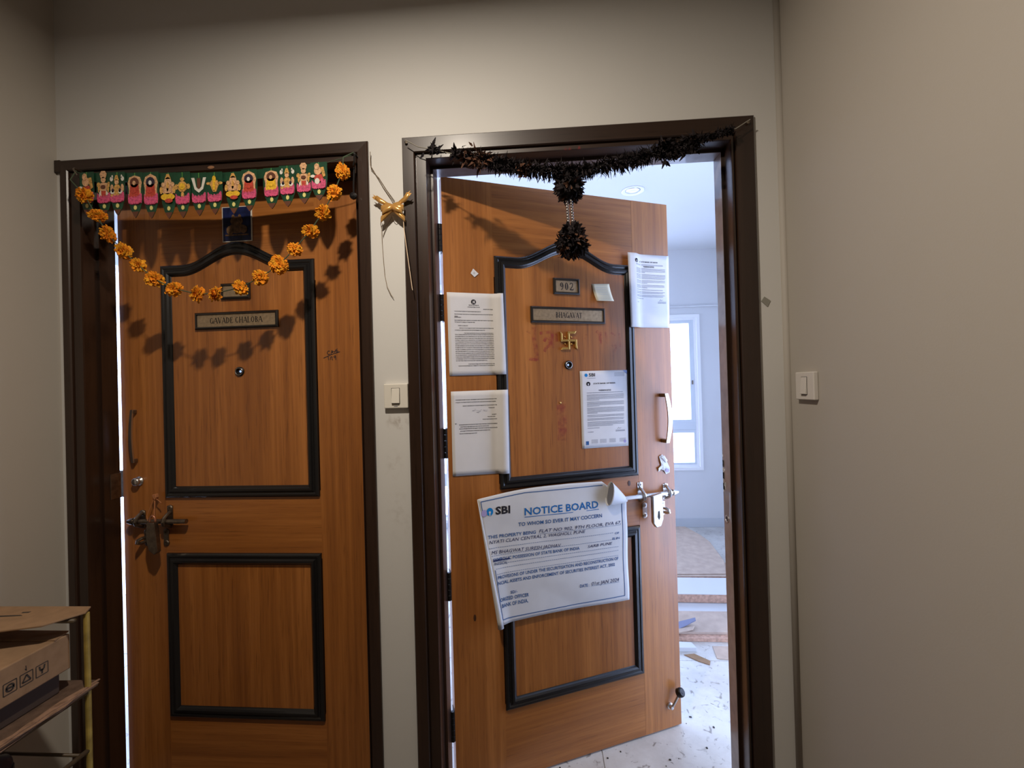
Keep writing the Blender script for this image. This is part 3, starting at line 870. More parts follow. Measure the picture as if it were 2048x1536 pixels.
# gold auspicious emblem under the nameplate of the open door
em = tag(on_door(DR, .4655, 1.574, 'door_emblem'), 'small gold swastika door emblem above the peephole of open door', 'emblem')
a = .034; t = .0085
e_ = MB()
for k in range(4):
    R_ = Matrix.Rotation(k * pi / 2, 2)
    for poly in ([(-t / 2, 0), (t / 2, 0), (t / 2, a - t * .1), (-t / 2, a - t * .9)], [(-t / 2, a - t), (a * .78, a - t), (a * .98, a + .002), (a * .5, a), (-t / 2, a)]):
        pp = [R_ @ Vector((-p[0] if True else p[0], p[1])) for p in poly]
        pp = [(-p[0], p[1]) for p in pp]
        e_.prism(pp, -.012, -.003)
eo = e_.build('emblem', M['brass'], em, bevel=.0015)
dd = MB()
for x, z in ((.014, .014), (-.014, .014), (.014, -.014), (-.014, -.014)):
    dd.lathe([(.0035, 0), (.0032, .004), (.001, .006)], (x * .95, -.003, z * .95), (0, -1, 0), 8)
dd.build('emblem_dot', M['brass'], em, smooth=True)

# ---------------------------------------------------------------- papers on the doors
def bil(c, s, t):
    """corners TL TR BR BL in (u, z); s from left, t from top"""
    a = (c[0][0] + (c[1][0] - c[0][0]) * s, c[0][1] + (c[1][1] - c[0][1]) * s)
    b = (c[3][0] + (c[2][0] - c[3][0]) * s, c[3][1] + (c[2][1] - c[3][1]) * s)
    return (a[0] + (b[0] - a[0]) * t, a[1] + (b[1] - a[1]) * t)

def sheet(name, D, corners, off, label, m, nx=16, nz=16, cat='paper', skip=None):
    cu = sum(c[0] for c in corners) / 4; cz = sum(c[1] for c in corners) / 4
    r = tag(on_door(D, cu, cz, name), label, cat)
    def fn(s, t, lift=0.0):
        u, z = bil(corners, s, t)
        return (u - cu, -(off(u, z, s, t) + lift), z - cz)
    mb = MB()
    vs = [fn(i / nx, j / nz) for j in range(nz + 1) for i in range(nx + 1)]
    fs = [(j * (nx + 1) + i, j * (nx + 1) + i + 1, (j + 1) * (nx + 1) + i + 1, (j + 1) * (nx + 1) + i) for j in range(nz) for i in range(nx)]
    mb.add(vs, fs)
    o = mb.build('sheet', m, r, smooth=True)
    sd = o.modifiers.new('thickness', 'SOLIDIFY'); sd.thickness = .0004; sd.offset = 0
    ink = lambda a, b: fn(a, 1 - b, .0008)      # b measured from the bottom
    return r, ink

def ramp(x, a, b): return max(0.0, min(1.0, (x - a) / (b - a)))
def sm3(x): return x * x * (3 - 2 * x)

# page one of the notice in regional script
rnd = random.Random(11)
c1 = ((.010, 1.738), (.209, 1.739), (.213, 1.451), (.012, 1.449))
off1 = lambda u, z, s, t: .0025 + .0155 * sm3(ramp(u, .180, .190)) + .0006 * sin(9 * s + 5 * t) * (1 - s)
P1, ink = sheet('printed_notice', DR, c1, off1, 'upper white sheet of small print with round emblem by door hinges', M['paper'])
tx = MB()
def ring_emblem(mb, x, y, rx, ry, fn, hole=True, mi=0):
    n = 18
    mb.add([fn(x + rx * cos(2 * pi * k / n), y + ry * sin(2 * pi * k / n)) for k in range(n)], [tuple(range(n))], mi)
ring_emblem(tx, .47, .892, .046, .031, ink)
for (a0, a1, b) in ((.38, .56, .85), (.36, .58, .826)): script_line(tx, a0, a1, b - .006, .011, ink, rnd)
for i, (a0, a1, t) in enumerate(((.64, .82, .197), (.12, .60, .228), (.12, .82, .262), (.12, .18, .288), (.12, .24, .30), (.12, .83, .335), (.12, .48, .358),
                                 (.18, .36, .40), (.20, .83, .43), (.12, .66, .455), (.28, .82, .49))):
    script_line(tx, a0, a1, 1 - t - .006, .0105, ink, rnd)
for i in range(15): script_line(tx, .12, .83 if i < 14 else .68, 1 - (.508 + i * .0225) - .006, .0105, ink, rnd)
for (a0, a1, t) in ((.34, .83, .865), (.16, .84, .886)): script_line(tx, a0, a1, 1 - t - .006, .0105, ink, rnd)
tx.build('small_print', M['ink'], P1, fix=False)['kind'] = 'stuff'
em2 = MB(); lk = lambda a, b: (lambda p: (p[0], p[1] - .0004, p[2]))(ink(a, b))
for p in ([(.455, .872), (.462, .905)], [(.462, .905), (.478, .880)], [(.478, .880), (.486, .908)], [(.486, .908), (.490, .872)]): polybar(em2, p, .008, lk)
em2.build('emblem_mark', M['paper'], P1, fix=False)

c2 = ((.015, 1.395), (.217, 1.396), (.215, 1.098), (.014, 1.103))
off2 = lambda u, z, s, t: .0025 + .0155 * sm3(ramp(u, .180, .190)) + .0005 * sin(7 * s + 6 * t) * (1 - s)
P2, ink = sheet('printed_notice', DR, c2, off2, 'lower white sheet, mostly blank below few print lines, by door hinges', M['paper'])
tx = MB()
for (a0, a1, t) in ((.08, .83, .105), (.08, .80, .135), (.20, .82, .178), (.66, .77, .21), (.72, .80, .29), (.64, .78, .315), (.55, .83, .345), (.06, .09, .385),
                    (.13, .83, .40), (.15, .66, .425), (.13, .83, .448), (.15, .68, .475), (.13, .45, .505)):
    script_line(tx, a0, a1, 1 - t - .006, .0105, ink, rnd)
tx.build('small_print', M['ink'], P2, fix=False)['kind'] = 'stuff'
st = MB()
for k in range(14):
    a0 = .36 + rnd.uniform(0, .22); b0 = .74 + rnd.uniform(0, .04)
    bar(st, a0, b0, a0 + rnd.uniform(.02, .08), b0 + rnd.uniform(-.01, .012), .002, ink)
st.build('faint_stamp', M['ink_grey'], P2, fix=False)

def bank_letter(name, corners, off, label, logo):
    r, ink = sheet(name, DR, corners, off, label, M['paper'])
    g = MB(); k_ = MB()
    rnd = random.Random(5)
    if logo:
        lg = MB(); ring_emblem(lg, .125, .945, .032, .022, ink); lg.build('bank_logo', M['sky_logo'], r, fix=False)
        text(k_, 'SBI', (.18, .928), (.31, .928), .040, ink, bold=.02)
        print_line(g, .14, .32, .905, .004, ink, rnd)
        for b in (.965, .952, .938, .926): print_line(g, .72, .94, b, .004, ink, rnd)
        ex, ey, hx0, hx1, hy, top, lo = .165, .832, .27, .74, .824, .745, .0
    else:
        ex, ey, hx0, hx1, hy, top, lo = .205, .905, .30, .74, .888, .835, .0
    ring_emblem(k_, ex, ey, .042, .028, ink)
    wl = MB(); lk = lambda a, b: (lambda p: (p[0], p[1] - .0004, p[2]))(ink(a, b))
    ring_emblem(wl, ex, ey - .003, .011, .009, lk); bar(wl, ex, ey - .004, ex, ey - .028, .010, lk)
    wl.build('emblem_keyhole', M['paper'], r, fix=False)
    text(k_, 'STATE BANK OF INDIA', (hx0, hy), (hx1, hy + .003), .017, ink, bold=.02)
    if not logo:
        for b in (.862, .852): print_line(g, .18, .86, b, .004, ink, rnd)
    bx = (.38, .64) if logo else (.40, .65)
    text(k_, 'POSSESSION NOTICE', (bx[0], top - .010), (bx[1], top - .010), .017, ink, bold=.03)
    y = top - .03
    paras = ((4, .97, .45), (4, .97, .95), (3, .96, .5), (3, .94, .5), (1, .95, .9), (2, .95, .9), (2, .95, .9))
    if logo: paras = ((1, .3, .95), (5, .97, .4), (4, .97, .4), (5, .97, .35), (2, .97, .97), (2, .97, .95), (4, .97, .7))
    y0 = top - .025
    for (n, full, last) in paras:
        for i in range(n):
            print_line(g, .13 if logo else .19, (last if i == n - 1 else full) * .92 + .02, y, .0062, ink, rnd)
            y -= .0165 if logo else .0175
        y -= .011
    print_line(g, .13 if logo else .19, .38, y, .006, ink, rnd)
    print_line(g, .13 if logo else .19, .25, y - .05, .006, ink, rnd)
    polybar(k_, [(.76, y - .03), (.79, y - .005), (.80, y - .025), (.84, y - .012)], .003, ink)
    for d in (.043, .056): print_line(g, .72, .92, y - d, .006, ink, rnd)
    if logo:
        for a in (.20, .38, .58, .80):
            for j in range(4): print_line(g, a, a + .14, .105 - j * .013, .004, ink, rnd)
        bx_ = MB(); bx_.add([ink(.085, .045), ink(.145, .045), ink(.145, .092), ink(.085, .092)], [(0, 1, 2, 3)])
        bx_.build('corner_mark', M['navy'], r, fix=False)
        sm_ = MB(); ring_emblem(sm_, .92, .065, .03, .022, ink); sm_.build('stamp', M['purple_smear'], r, fix=False)
        cr = MB(); cr.add([ink(.90, .998), ink(.998, .998), ink(.998, .945), ink(.975, .955)], [(0, 1, 2, 3)])
        cr.build('folded_corner', mat('plain_blue_tape', (.22, .30, .55), .5), r, fix=False)  # blue quad over the sheet's top right corner
    tag(g.build('small_print', M['ink_grey'], r, fix=False), kind='stuff')
    tag(k_.build('lettering', M['ink'], r, fix=False), kind='stuff')
    return r
bank_letter('bank_letter', ((.511, 1.458), (.720, 1.460), (.7165, 1.161), (.512, 1.163)), lambda u, z, s, t: .0045 + .0008 * sin(6 * s) * sin(5 * t + 1),
            'white bank letter with blue logo below peephole of open door', True)
bank_letter('bank_letter', ((.728, 1.922), (.9335, 1.925), (.928, 1.630), (.733, 1.628)), lambda u, z, s, t: .0195 - .0165 * sm3(ramp(u, .758, .80)) + .0006 * sin(7 * s + 3 * t),
            'white bank letter overlapping the moulding at top of open door edge', False)

nt_, ink = sheet('sticky_note', DR, ((.573, 1.793), (.650, 1.797), (.660, 1.727), (.584, 1.726)), lambda u, z, s, t: .004 + .016 * t * t, 'small cream sticky note beside the 902 plate', M['postit'], 6, 8, 'note')
g = MB()
for b in (.78, .66, .52, .40): print_line(g, .22, .78, b, .02, ink, rnd)
g.build('faint_writing', mat('faded_pencil', (.62, .60, .54), .8), nt_, fix=False)
sc = tag(on_door(DR, .110, 1.81, 'paper_scrap'), 'tiny torn white paper scrap above the upper printed sheet', 'paper')
MB().prism([(-.014, -.002), (-.004, .015), (.015, -.002), (0, -.015)], -.003, -.0012).build('scrap', M['paper'], sc, bevel=.0004)
MB().prism([(-.006, -.001), (0, .005), (.004, -.002), (-.001, -.006)], -.0034, -.003).build('smudge', mat('grey_smudge', (.5, .5, .5), .8), sc)
# crumpled sticker remains near the lock of the open door
stk = tag(on_door(DR, .885, 1.075, 'torn_sticker'), 'crumpled white torn sticker below handle of the open door', 'sticker')
def crumple(poly, y, mb, rr):
    n = len(poly); c = (sum(p[0] for p in poly) / n, sum(p[1] for p in poly) / n)
    vs = [(p[0], y - rr.uniform(0, .007), p[1]) for p in poly] + [(c[0], y - .006, c[1])]
    mb.add(vs, [(i, (i + 1) % n, n) for i in range(n)])
rr = random.Random(3); mb = MB()
crumple([(-.026, .032), (-.012, .040), (-.004, .030), (.008, .012), (.022, -.016), (.024, -.036), (.006, -.042), (-.006, -.026), (-.020, -.020), (-.030, -.030), (-.034, -.014), (-.018, -.004), (-.022, .012)], -.002, mb, rr)
crumple([(-.02, .03), (-.006, .036), (.012, .014), (.002, .006)], -.006, mb, rr)
so_ = mb.build('sticker', M['paper_thin'], stk); sd = so_.modifiers.new('thickness', 'SOLIDIFY'); sd.thickness = .0006
mb = MB(); mb.lathe([(.008, 0), (.008, .0004)], (.008, -.0095, -.026), (0, -1, 0), 12); mb.build('blue_stamp', M['purple_smear'], stk)

# the large bank notice
NU, NZ = .40, .80
NB = tag(on_door(DR, NU, NZ, 'notice_poster'), 'large white notice board poster with blue print hanging on open door', 'poster')
def noff(u, z):
    o = .0175 + .004 * sin((u - .1) * 9 + z * 5) * ramp(u, .16, .3) + .0025 * sin(z * 26 + u * 7)
    l = .094 + .0 + (1.019 - z) * .145
    o += .012 * (1 - sm3(ramp(u, l, l + .06))) * sm3(ramp(z, 1.05, .60))
    return max(o, .0165)
def nfn(u, z, lift=0.0): return (u - NU, -(noff(u, z) + lift), z - NZ)
ntop = lambda u: 1.019 + .0213 * sin(min(1, (u - .09) / .26) * pi / 2) - (.007 * ramp(u, .45, .62))
nbot = lambda u: .572 + .0035 * sin((u - .17) * 9)
nx, nz = 56, 44
mb = MB(); idx = {}
grid = []
for j in range(nz + 1):
    t = j / nz
    for i in range(nx + 1):
        s = i / nx
        zt_ = ntop(.094 + s * .595); zb_ = nbot(.172 + s * .515)
        z = zt_ + (zb_ - zt_) * t
        lft = .0945 + .078 * min(1, (1.019 - z) / .447); rgt = .6925 - .004 * t
        grid.append((lft + (rgt - lft) * s, z))
FA, FB = Vector((.588, 1.033)), Vector((.697, .948))     # the top right corner is rolled back along this line
fn_ = Vector((-(FB - FA).y, (FB - FA).x)).normalized()
for i_, p in enumerate(grid):
    d_ = (Vector(p) - FA).dot(fn_)
    if d_ > 0: grid[i_] = tuple(Vector(p) - fn_ * d_)
vs = [nfn(*p) for p in grid]
fs = [(j * (nx + 1) + i, j * (nx + 1) + i + 1, (j + 1) * (nx + 1) + i + 1, (j + 1) * (nx + 1) + i) for j in range(nz) for i in range(nx)]
mb.add(vs, fs)
po = mb.build('sheet', M['paper_thin'], NB, smooth=True)
sd = po.modifiers.new('thickness', 'SOLIDIFY'); sd.thickness = .0005; sd.offset = 0
# the corner rolled into a cone: wide open mouth on the left, point at the bolt
cu = MB(); n, K_ = 12, 20
for j in range(n + 1):
    t = j / n
    ax = Vector((.606, .990, .036)).lerp(Vector((.692, .952, .022)), t)
    rz_ = .041 * (1 - t) ** .8 + .004; ry_ = .019 * (1 - t) ** .8 + .003; rx_ = .010 * (1 - t)
    for k in range(K_):
        w_ = 2 * pi * k / K_
        cu.v.append((ax.x + rx_ * sin(w_) - rx_ * .4 * cos(w_) - NU, -(ax.z - ry_ * cos(w_)), ax.y + rz_ * sin(w_) - NZ))
for j in range(n):
    for k in range(K_):
        cu.f.append((j * K_ + k, j * K_ + (k + 1) % K_, (j + 1) * K_ + (k + 1) % K_, (j + 1) * K_ + k)); cu.m.append(0)
co_ = cu.build('curled_corner', M['paper_thin'], NB, smooth=True)
sd = co_.modifiers.new('thickness', 'SOLIDIFY'); sd.thickness = .0005
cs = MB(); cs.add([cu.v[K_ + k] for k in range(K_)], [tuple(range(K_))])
cs.build('curl_shade_disc', mat('shade_grey_paper_back', (.17, .17, .195), .7), NB)  # dark disc inside the cone; the curl's shade is in its colour
# left edge rolled into a tube
rl = MB(); pts = []; rs = []
for j in range(17):
    t = j / 16; z = 1.017 + (.566 - 1.017) * t
    pts.append((.0945 + .078 * min(1, (1.019 - z) / .447) - NU - .009 * t, -(.019 + .012 * t), z - NZ)); rs.append(.0012 + .0098 * t)
rl.tube(pts, rs, 14)
rl.build('rolled_edge', M['paper_thin'], NB, smooth=True)
TX = [
('SBI', (0.1582, 0.9602), (0.2128, 0.9594), 0.0250, 0), ('NOTICE BOARD', (0.2661, 0.9445), (0.5659, 0.9379), 0.025, 0), ('TO WHOM SO EVER IT MAY COCCERN', (0.2422, 0.9073), (0.5792, 0.9008), 0.0127, 0),
('THIS PROPERTY BEING', (0.1283, 0.8773), (0.3086, 0.8727), 0.0111, 0), ('FLAT NO 902, 9TH FLOOR, EVA 67,', (0.321, 0.8741), (0.6611, 0.8646), 0.0117, 1),
('NYATI CLAN CENTRAL 2, WAGHOLI, PUNE', (0.1324, 0.8585), (0.5058, 0.8511), 0.0114, 1), ('OF', (0.6329, 0.8285), (0.6515, 0.828), 0.0073, 0),
('MS BHAGWAT SURESH JADHAV', (0.139, 0.822), (0.407, 0.811), 0.012, 1), ('IS IN', (0.6221, 0.8097), (0.6536, 0.8083), 0.0073, 0),
('SYMBOLIC POSSESSION OF STATE BANK OF INDIA', (0.144, 0.7967), (0.4819, 0.791), 0.0106, 0), ('SARB PUNE', (0.515, 0.7918), (0.6214, 0.7905), 0.0104, 1), ('PHYSICAL', (0.1464, 0.7842), (0.1978, 0.7811), 0.0095, 1),
('PROVISIONS OF UNDER THE SECURITISATION AND RECONSTRUCTION OF', (0.1588, 0.7345), (0.6472, 0.7281), 0.0108, 0), ('NCIAL ASSETS AND ENFORCEMENT OF SECURITIES INTEREST ACT, 2002', (0.1582, 0.715), (0.6303, 0.7077), 0.0108, 0),
('DATE :', (0.4775, 0.6505), (0.5158, 0.649), 0.0109, 0), ('01st JAN 2024', (0.5261, 0.6506), (0.6446, 0.6476), 0.0127, 1), ('SD/-', (0.2065, 0.6735), (0.2322, 0.6728), 0.0096, 0),
('ORIZED OFFICER', (0.165, 0.6543), (0.2756, 0.6524), 0.0119, 0), ('BANK OF INDIA,', (0.1721, 0.6316), (0.2722, 0.632), 0.0126, 0)]
nink = lambda a, b: nfn(a, b, .0012)
tb, tn, tp, tk = MB(), MB(), MB(), MB()
TN = {'h': ('handwriting', M['pen']), 'k': ('bank_name', M['ink']), 'b': ('heading', M['blue']), 'n': ('printed_line', M['navy'])}
for s_, A_, B_, cap, hand in TX:
    tgt = MB(); nm_, mt_ = TN['h' if hand else 'k' if s_ == 'SBI' else 'b' if s_ == 'NOTICE BOARD' else 'n']
    text(tgt, s_, A_, B_, cap, nink, shear=.22 if hand else 0, bold=.0 if hand else (.035 if s_ == 'SBI' else .018))
    tag(tgt.build(nm_, mt_, NB, fix=False), kind='stuff')
polybar(tp, [(.144, .801), (.208, .798)], .004, nink)
polybar(tp, [(.144, .7985), (.206, .7995)], .003, nink)
for (A_, B_) in (((0.1301, 0.8434), (0.6275, 0.8352)), ((0.1388, 0.8165), (0.6448, 0.8085)), ((0.1496, 0.786), (0.6509, 0.779)), ((0.153, 0.7708), (0.6504, 0.764)), ((0.1563, 0.7519), (0.6497, 0.745)),
                 ((0.3188, 0.8698), (0.661, 0.8613)), ((0.5238, 0.649), (0.6445, 0.6448))):
    n = 60
    for k in range(n):
        t0, t1 = k / n, (k + .7) / n
        bar(tn, A_[0] + (B_[0] - A_[0]) * t0, A_[1] + (B_[1] - A_[1]) * t0, A_[0] + (B_[0] - A_[0]) * t1, A_[1] + (B_[1] - A_[1]) * t1, .0012, nink)
polybar(tb, [(.2659, .9378), (.41, .9345), (.5675, .9315)], .0022, nink)
def longbar(mb, A_, B_, w_, n=24):
    pts = [(A_[0] + (B_[0] - A_[0]) * k / n, A_[1] + (B_[1] - A_[1]) * k / n) for k in range(n + 1)]
    polybar(mb, pts, w_, nink)
longbar(tn, (.1062, 1.0095), (.27, 1.0245), .0026); longbar(tn, (.27, 1.0245), (.588, 1.0205), .0026)
longbar(tn, (.6705, .945), (.6680, .589), .0026); longbar(tn, (.6680, .589), (.1735, .5905), .0026); longbar(tn, (.1062, 1.0095), (.112, .968), .0026); longbar(tn, (.150, .768), (.1735, .5905), .0024)
tb.build('heading_rule', M['blue'], NB, fix=False); tag(tn.build('printed_rules', M['navy'], NB, fix=False), kind='stuff'); tp.build('pen_strike', M['pen'], NB, fix=False)
lg = MB(); ring_emblem(lg, .1375, .9715, .0125, .0140, nink); lgo = lg.build('bank_logo', M['sky_logo'], NB, fix=False)
wl = MB(); n2 = lambda a, b: nfn(a, b, .0018); ring_emblem(wl, .1375, .9700, .0038, .0042, n2); bar(wl, .1375, .9680, .1375, .9570, .0036, n2); wl.build('logo_keyhole', M['paper_thin'], NB, fix=False)
sm_ = MB(); ring_emblem(sm_, .1165, .969, .0105, .012, n2); sm_.build('violet_smear', M['purple_smear'], NB, fix=False)

# ---------------------------------------------------------------- hanging decoration of the closed left door
YG = -.068
TR_ = tag(empty('leaf_toran', (-1.06, -.040, 2.14)), 'green leaf shaped door hanging printed with small figures over left door', 'door hanging')
def P_(o, w_): return (w_[0] - o.location.x, w_[1] - o.location.y, w_[2] - o.location.z)
LX = [-1.46, -1.404, -1.354, -1.2966, -1.238, -1.1816, -1.1304, -1.0778, -1.022, -.9616, -.9064, -.8348, -.780, -.7274, -.6766]
LZ = [2.147, 2.1437, 2.1408, 2.1374, 2.134, 2.1307, 2.1277, 2.1246, 2.1214, 2.1205, 2.1229, 2.1259, 2.1282, 2.1305, 2.1326]
TIP = [2.003, 2.000, 1.9985, 1.989, 1.9827, 1.9798, 1.9787, 1.984, 1.984, 1.9845, 1.988, 1.9938, 1.9957, 2.004, 2.0108]
KIND = ['veena', 'stand', 'eleph', 'archred', 'archblue', 'ganesh', 'disc', 'vee', 'conch', 'ganesh', 'archblue', 'archgold', 'eleph', 'stand', 'veena']
PM = [M['pink'], M['gold'], M['skin'], M['redprint'], M['yellowprint'], M['whiteprint'], M['darkprint'], M['seed'], M['leaftip'], M['string']]
def ell(mb, x, z, rx, rz, y, mi, n=12, a0=0, a1=360):
    pts = [(x + rx * cos(radians(a0 + (a1 - a0) * k / n)), z + rz * sin(radians(a0 + (a1 - a0) * k / n))) for k in range(n if a1 - a0 >= 360 else n + 1)]
    mb.prism(pts, y - .0012, y, mi)
def figure(kind, mb):
    """coloured flat shapes of one small printed figure; x about -.024..024, z from 0 (leaf top) down to -.15"""
    y = -.0015; y2 = -.003; y3 = -.0042; y4 = -.0054
    if kind.startswith('arch'):
        body = {'archred': 3, 'archblue': 3, 'archgold': 4}[kind]
        mb.prism([(-.021, -.09), (.021, -.09), (.020, -.055), (.024, -.034), (.018, -.016), (0, -.006 if kind == 'archblue' else -.010), (-.018, -.016), (-.024, -.034), (-.020, -.055)], y - .0012, y, 2)
        ell(mb, 0, -.034, .015, .017, y2, 6 if kind == 'archblue' else 8)
        mb.prism([(-.013, -.040), (.013, -.040), (.018, -.082), (-.018, -.082)], y2 - .0012, y2, body)
        ell(mb, 0, -.036, .005, .0075, y3, 5 if kind == 'archblue' else 2)
        ell(mb, 0, -.060, .009, .010, y3, body)
    elif kind == 'ganesh':
        ell(mb, 0, -.055, .022, .020, y, 2); ell(mb, 0, -.031, .012, .015, y2, 2)
        mb.prism([(-.010, -.022), (.010, -.022), (.004, -.006), (-.004, -.006)], y2 - .0012, y2, 1)
        ell(mb, -.016, -.040, .006, .008, y2, 2); ell(mb, .016, -.040, .006, .008, y2, 2)
        ell(mb, 0, -.047, .004, .016, y3, 1); ell(mb, 0, -.062, .012, .010, y3, 2)
        ell(mb, 0, -.080, .024, .012, y3, 4); ell(mb, -.022, -.058, .005, .012, y3, 1); ell(mb, .022, -.058, .005, .012, y3, 1)
        ell(mb, .004, -.093, .013, .007, y4, 3)
    elif kind == 'stand':
        mb.prism([(-.013, -.095), (.013, -.095), (.017, -.050), (.010, -.036), (-.010, -.036), (-.017, -.050)], y - .0012, y, 2)
        ell(mb, 0, -.026, .008, .010, y2, 2)
        mb.prism([(-.008, -.020), (.008, -.020), (.012, -.006), (.006, .004), (-.006, .004), (-.012, -.006)], y2 - .0012, y2, 8 + 0 if False else 2)
        mb.prism([(-.005, -.092), (.005, -.092), (.007, -.064), (-.007, -.064)], y2 - .0012, y2, 3)
        for s_ in (-1, 1):
            ell(mb, s_ * .018, -.042, .006, .009, y, 1); ell(mb, s_ * .012, -.078, .003, .018, y2, 5); ell(mb, s_ * .015, -.058, .004, .012, y2, 1)
        ell(mb, 0, -.050, .008, .006, y3, 8)
    elif kind == 'eleph':
        ell(mb, 0, -.060, .012, .018, y, 1); ell(mb, 0, -.036, .007, .009, y2, 2)
        mb.prism([(-.008, -.030), (.008, -.030), (.003, -.012), (-.003, -.012)], y2 - .0012, y2, 1)
        ell(mb, 0, -.080, .022, .009, y2, 1)
        for s_ in (-1, 1):
            ell(mb, s_ * .018, -.056, .005, .014, y, 2); ell(mb, s_ * .014, -.071, .007, .006, y3, 5)
            ell(mb, s_ * .019, -.024, .005, .008, y, 5); ell(mb, s_ * .016, -.016, .002, .006, y, 5); ell(mb, s_ * .012, -.065, .004, .007, y3, 6)
    elif kind == 'disc':
        ell(mb, 0, -.048, .016, .018, y, 1); ell(mb, 0, -.048, .010, .011, y2, 4); ell(mb, 0, -.024, .007, .006, y, 1)
        for s_ in (-1, 1): ell(mb, s_ * .020, -.048, .006, .009, y, 1)
        ell(mb, 0, -.076, .005, .012, y, 1)
    elif kind == 'vee':
        for s_ in (-1, 1): mb.prism([(s_ * .025, -.018), (s_ * .015, -.018), (s_ * .009, -.050), (0, -.058), (0, -.070), (s_ * .014, -.058)], y - .0012, y, 5)
        mb.prism([(-.006, -.020), (.006, -.020), (.005, -.056), (-.005, -.056)], y - .0012, y, 8)
    elif kind == 'conch':
        mb.prism([(-.010, -.030), (.010, -.030), (.016, -.042), (.005, -.070), (-.005, -.070), (-.016, -.042)], y - .0012, y, 1)
        ell(mb, 0, -.026, .006, .012, y2, 4)
        for s_ in (-1, 1): ell(mb, s_ * .020, -.040, .007, .005, y, 1)
        ell(mb, 0, -.05, .004, .016, y3, 4)
    elif kind == 'veena':
        ell(mb, -.003, -.034, .012, .016, y, 2); ell(mb, -.005, -.018, .008, .012, y2, 2)
        mb.prism([(.006, -.022), (.016, -.020), (.022, -.055), (.014, -.060)], y - .0012, y, 1)
        mb.prism([(-.018, -.054), (.010, -.048), (.018, -.072), (-.008, -.080)], y2 - .0012, y2, 3)
        ell(mb, -.018, -.056, .007, .006, y3, 5); ell(mb, -.004, -.076, .008, .012, y3, 5); ell(mb, .012, -.074, .005, .009, y3, 0)
for i in range(15):
    wl_ = .0268 if i not in (0, 14) else .0255
    if i > 10: wl_ = .0282
    ht = LZ[i] - TIP[i]
    org = P_(TR_, (LX[i], -.040 + .002 * ((i % 2) * 2 - 1), LZ[i]))
    sw = [(-.95, 0), (-1, -.42 * ht), (-.86, -.66 * ht), (-.55, -.84 * ht), (-.22, -.95 * ht), (0, -ht), (.22, -.95 * ht), (.55, -.84 * ht), (.86, -.66 * ht), (1, -.42 * ht), (.95, 0)]
    lf = MB(); lf.prism([(a * wl_, b) for a, b in sw], -.0012, .0)
    lo = lf.build('leaf', M['toran'], TR_); lo.location = org
    tp_ = MB(); tp_.prism([(-.22 * wl_, -.945 * ht), (0, -ht), (.22 * wl_, -.945 * ht), (.45 * wl_, -.86 * ht), (-.45 * wl_, -.86 * ht)], -.0024, -.0012)
    tp_.build('leaf_tip', M['leaftip'], lo)
    fg = MB(); figure(KIND[i], fg)
    sc_ = ht / .150
    fg.v = [(x, yy, z * sc_) for x, yy, z in fg.v]
    fg.build('printed_figure', PM, lo)
    lt = MB()
    for k in range(7):
        w_ = radians(180 + 180 * k / 6); cx_ = .0165 * cos(w_)
        lt.prism([(cx_ - .007, -.088 * sc_), (cx_ * 1.35, (-.070 if k in (0, 6) else -.078) * sc_), (cx_ + .007, -.088 * sc_), (cx_ + .005, -.101 * sc_), (cx_ * .8, -.106 * sc_), (cx_ - .005, -.101 * sc_)], -.0036 - .0004 * k, -.0012)
    if KIND[i] != 'ganesh': lt.build('lotus', M['pink'], lo)
    sd_ = MB(); ell(sd_, 0, -.116 * sc_, .0052, .0072, -.0012, 0)
    sd_.build('yellow_drop', M['seed'], lo)
    sm_ = MB(); sm_.box(-.0008, .0008, -.002, -.0012, -.018 * sc_, -.001); sm_.build('leaf_stem', mat('light_vein', (.12, .32, .06), .6), lo)
# top band that carries the leaves, its tie strings and hooks
bnd = MB(); n = len(LX)
pts = [(-1.485, 2.149)] + list(zip(LX, LZ)) + [(-.651, 2.1335)]
for (xa, za), (xb, zb) in zip(pts[:-1], pts[1:]):
    A_, B_ = P_(TR_, (xa, -.038, za)), P_(TR_, (xb, -.038, zb))
    bnd.add([(A_[0], A_[1], A_[2] - .030), (B_[0], B_[1], B_[2] - .030), B_, A_, (A_[0], A_[1] + .0012, A_[2] - .030), (B_[0], B_[1] + .0012, B_[2] - .030), (B_[0], B_[1] + .0012, B_[2]), (A_[0], A_[1] + .0012, A_[2])],
            [(0, 1, 2, 3), (7, 6, 5, 4), (3, 2, 6, 7), (0, 4, 5, 1)])
bnd.build('band', M['toran'], TR_, fix=False)
s_ = MB()
s_.tube([P_(TR_, p) for p in ((-1.485, -.038, 2.147), (-1.497, -.039, 2.150), (-1.506, -.036, 2.158))], .0016, 6)
s_.build('tie_string', M['string'], TR_); s_ = MB()
s_.tube([P_(TR_, p) for p in ((-.651, -.038, 2.132), (-.60, -.040, 2.142), (-.571, -.036, 2.152), (-.566, -.034, 2.160))], .0012, 6)
s_.build('tie_string', M['string'], TR_)
hk = MB()
hk.tube([P_(TR_, p) for p in ((-1.506, -.0095, 2.163), (-1.506, -.040, 2.163), (-1.503, -.046, 2.158), (-1.499, -.045, 2.150), (-1.493, -.043, 2.138))], [.003, .003, .003, .0028, .002], 8)
hk.build('hook', M['dull_steel'], TR_)

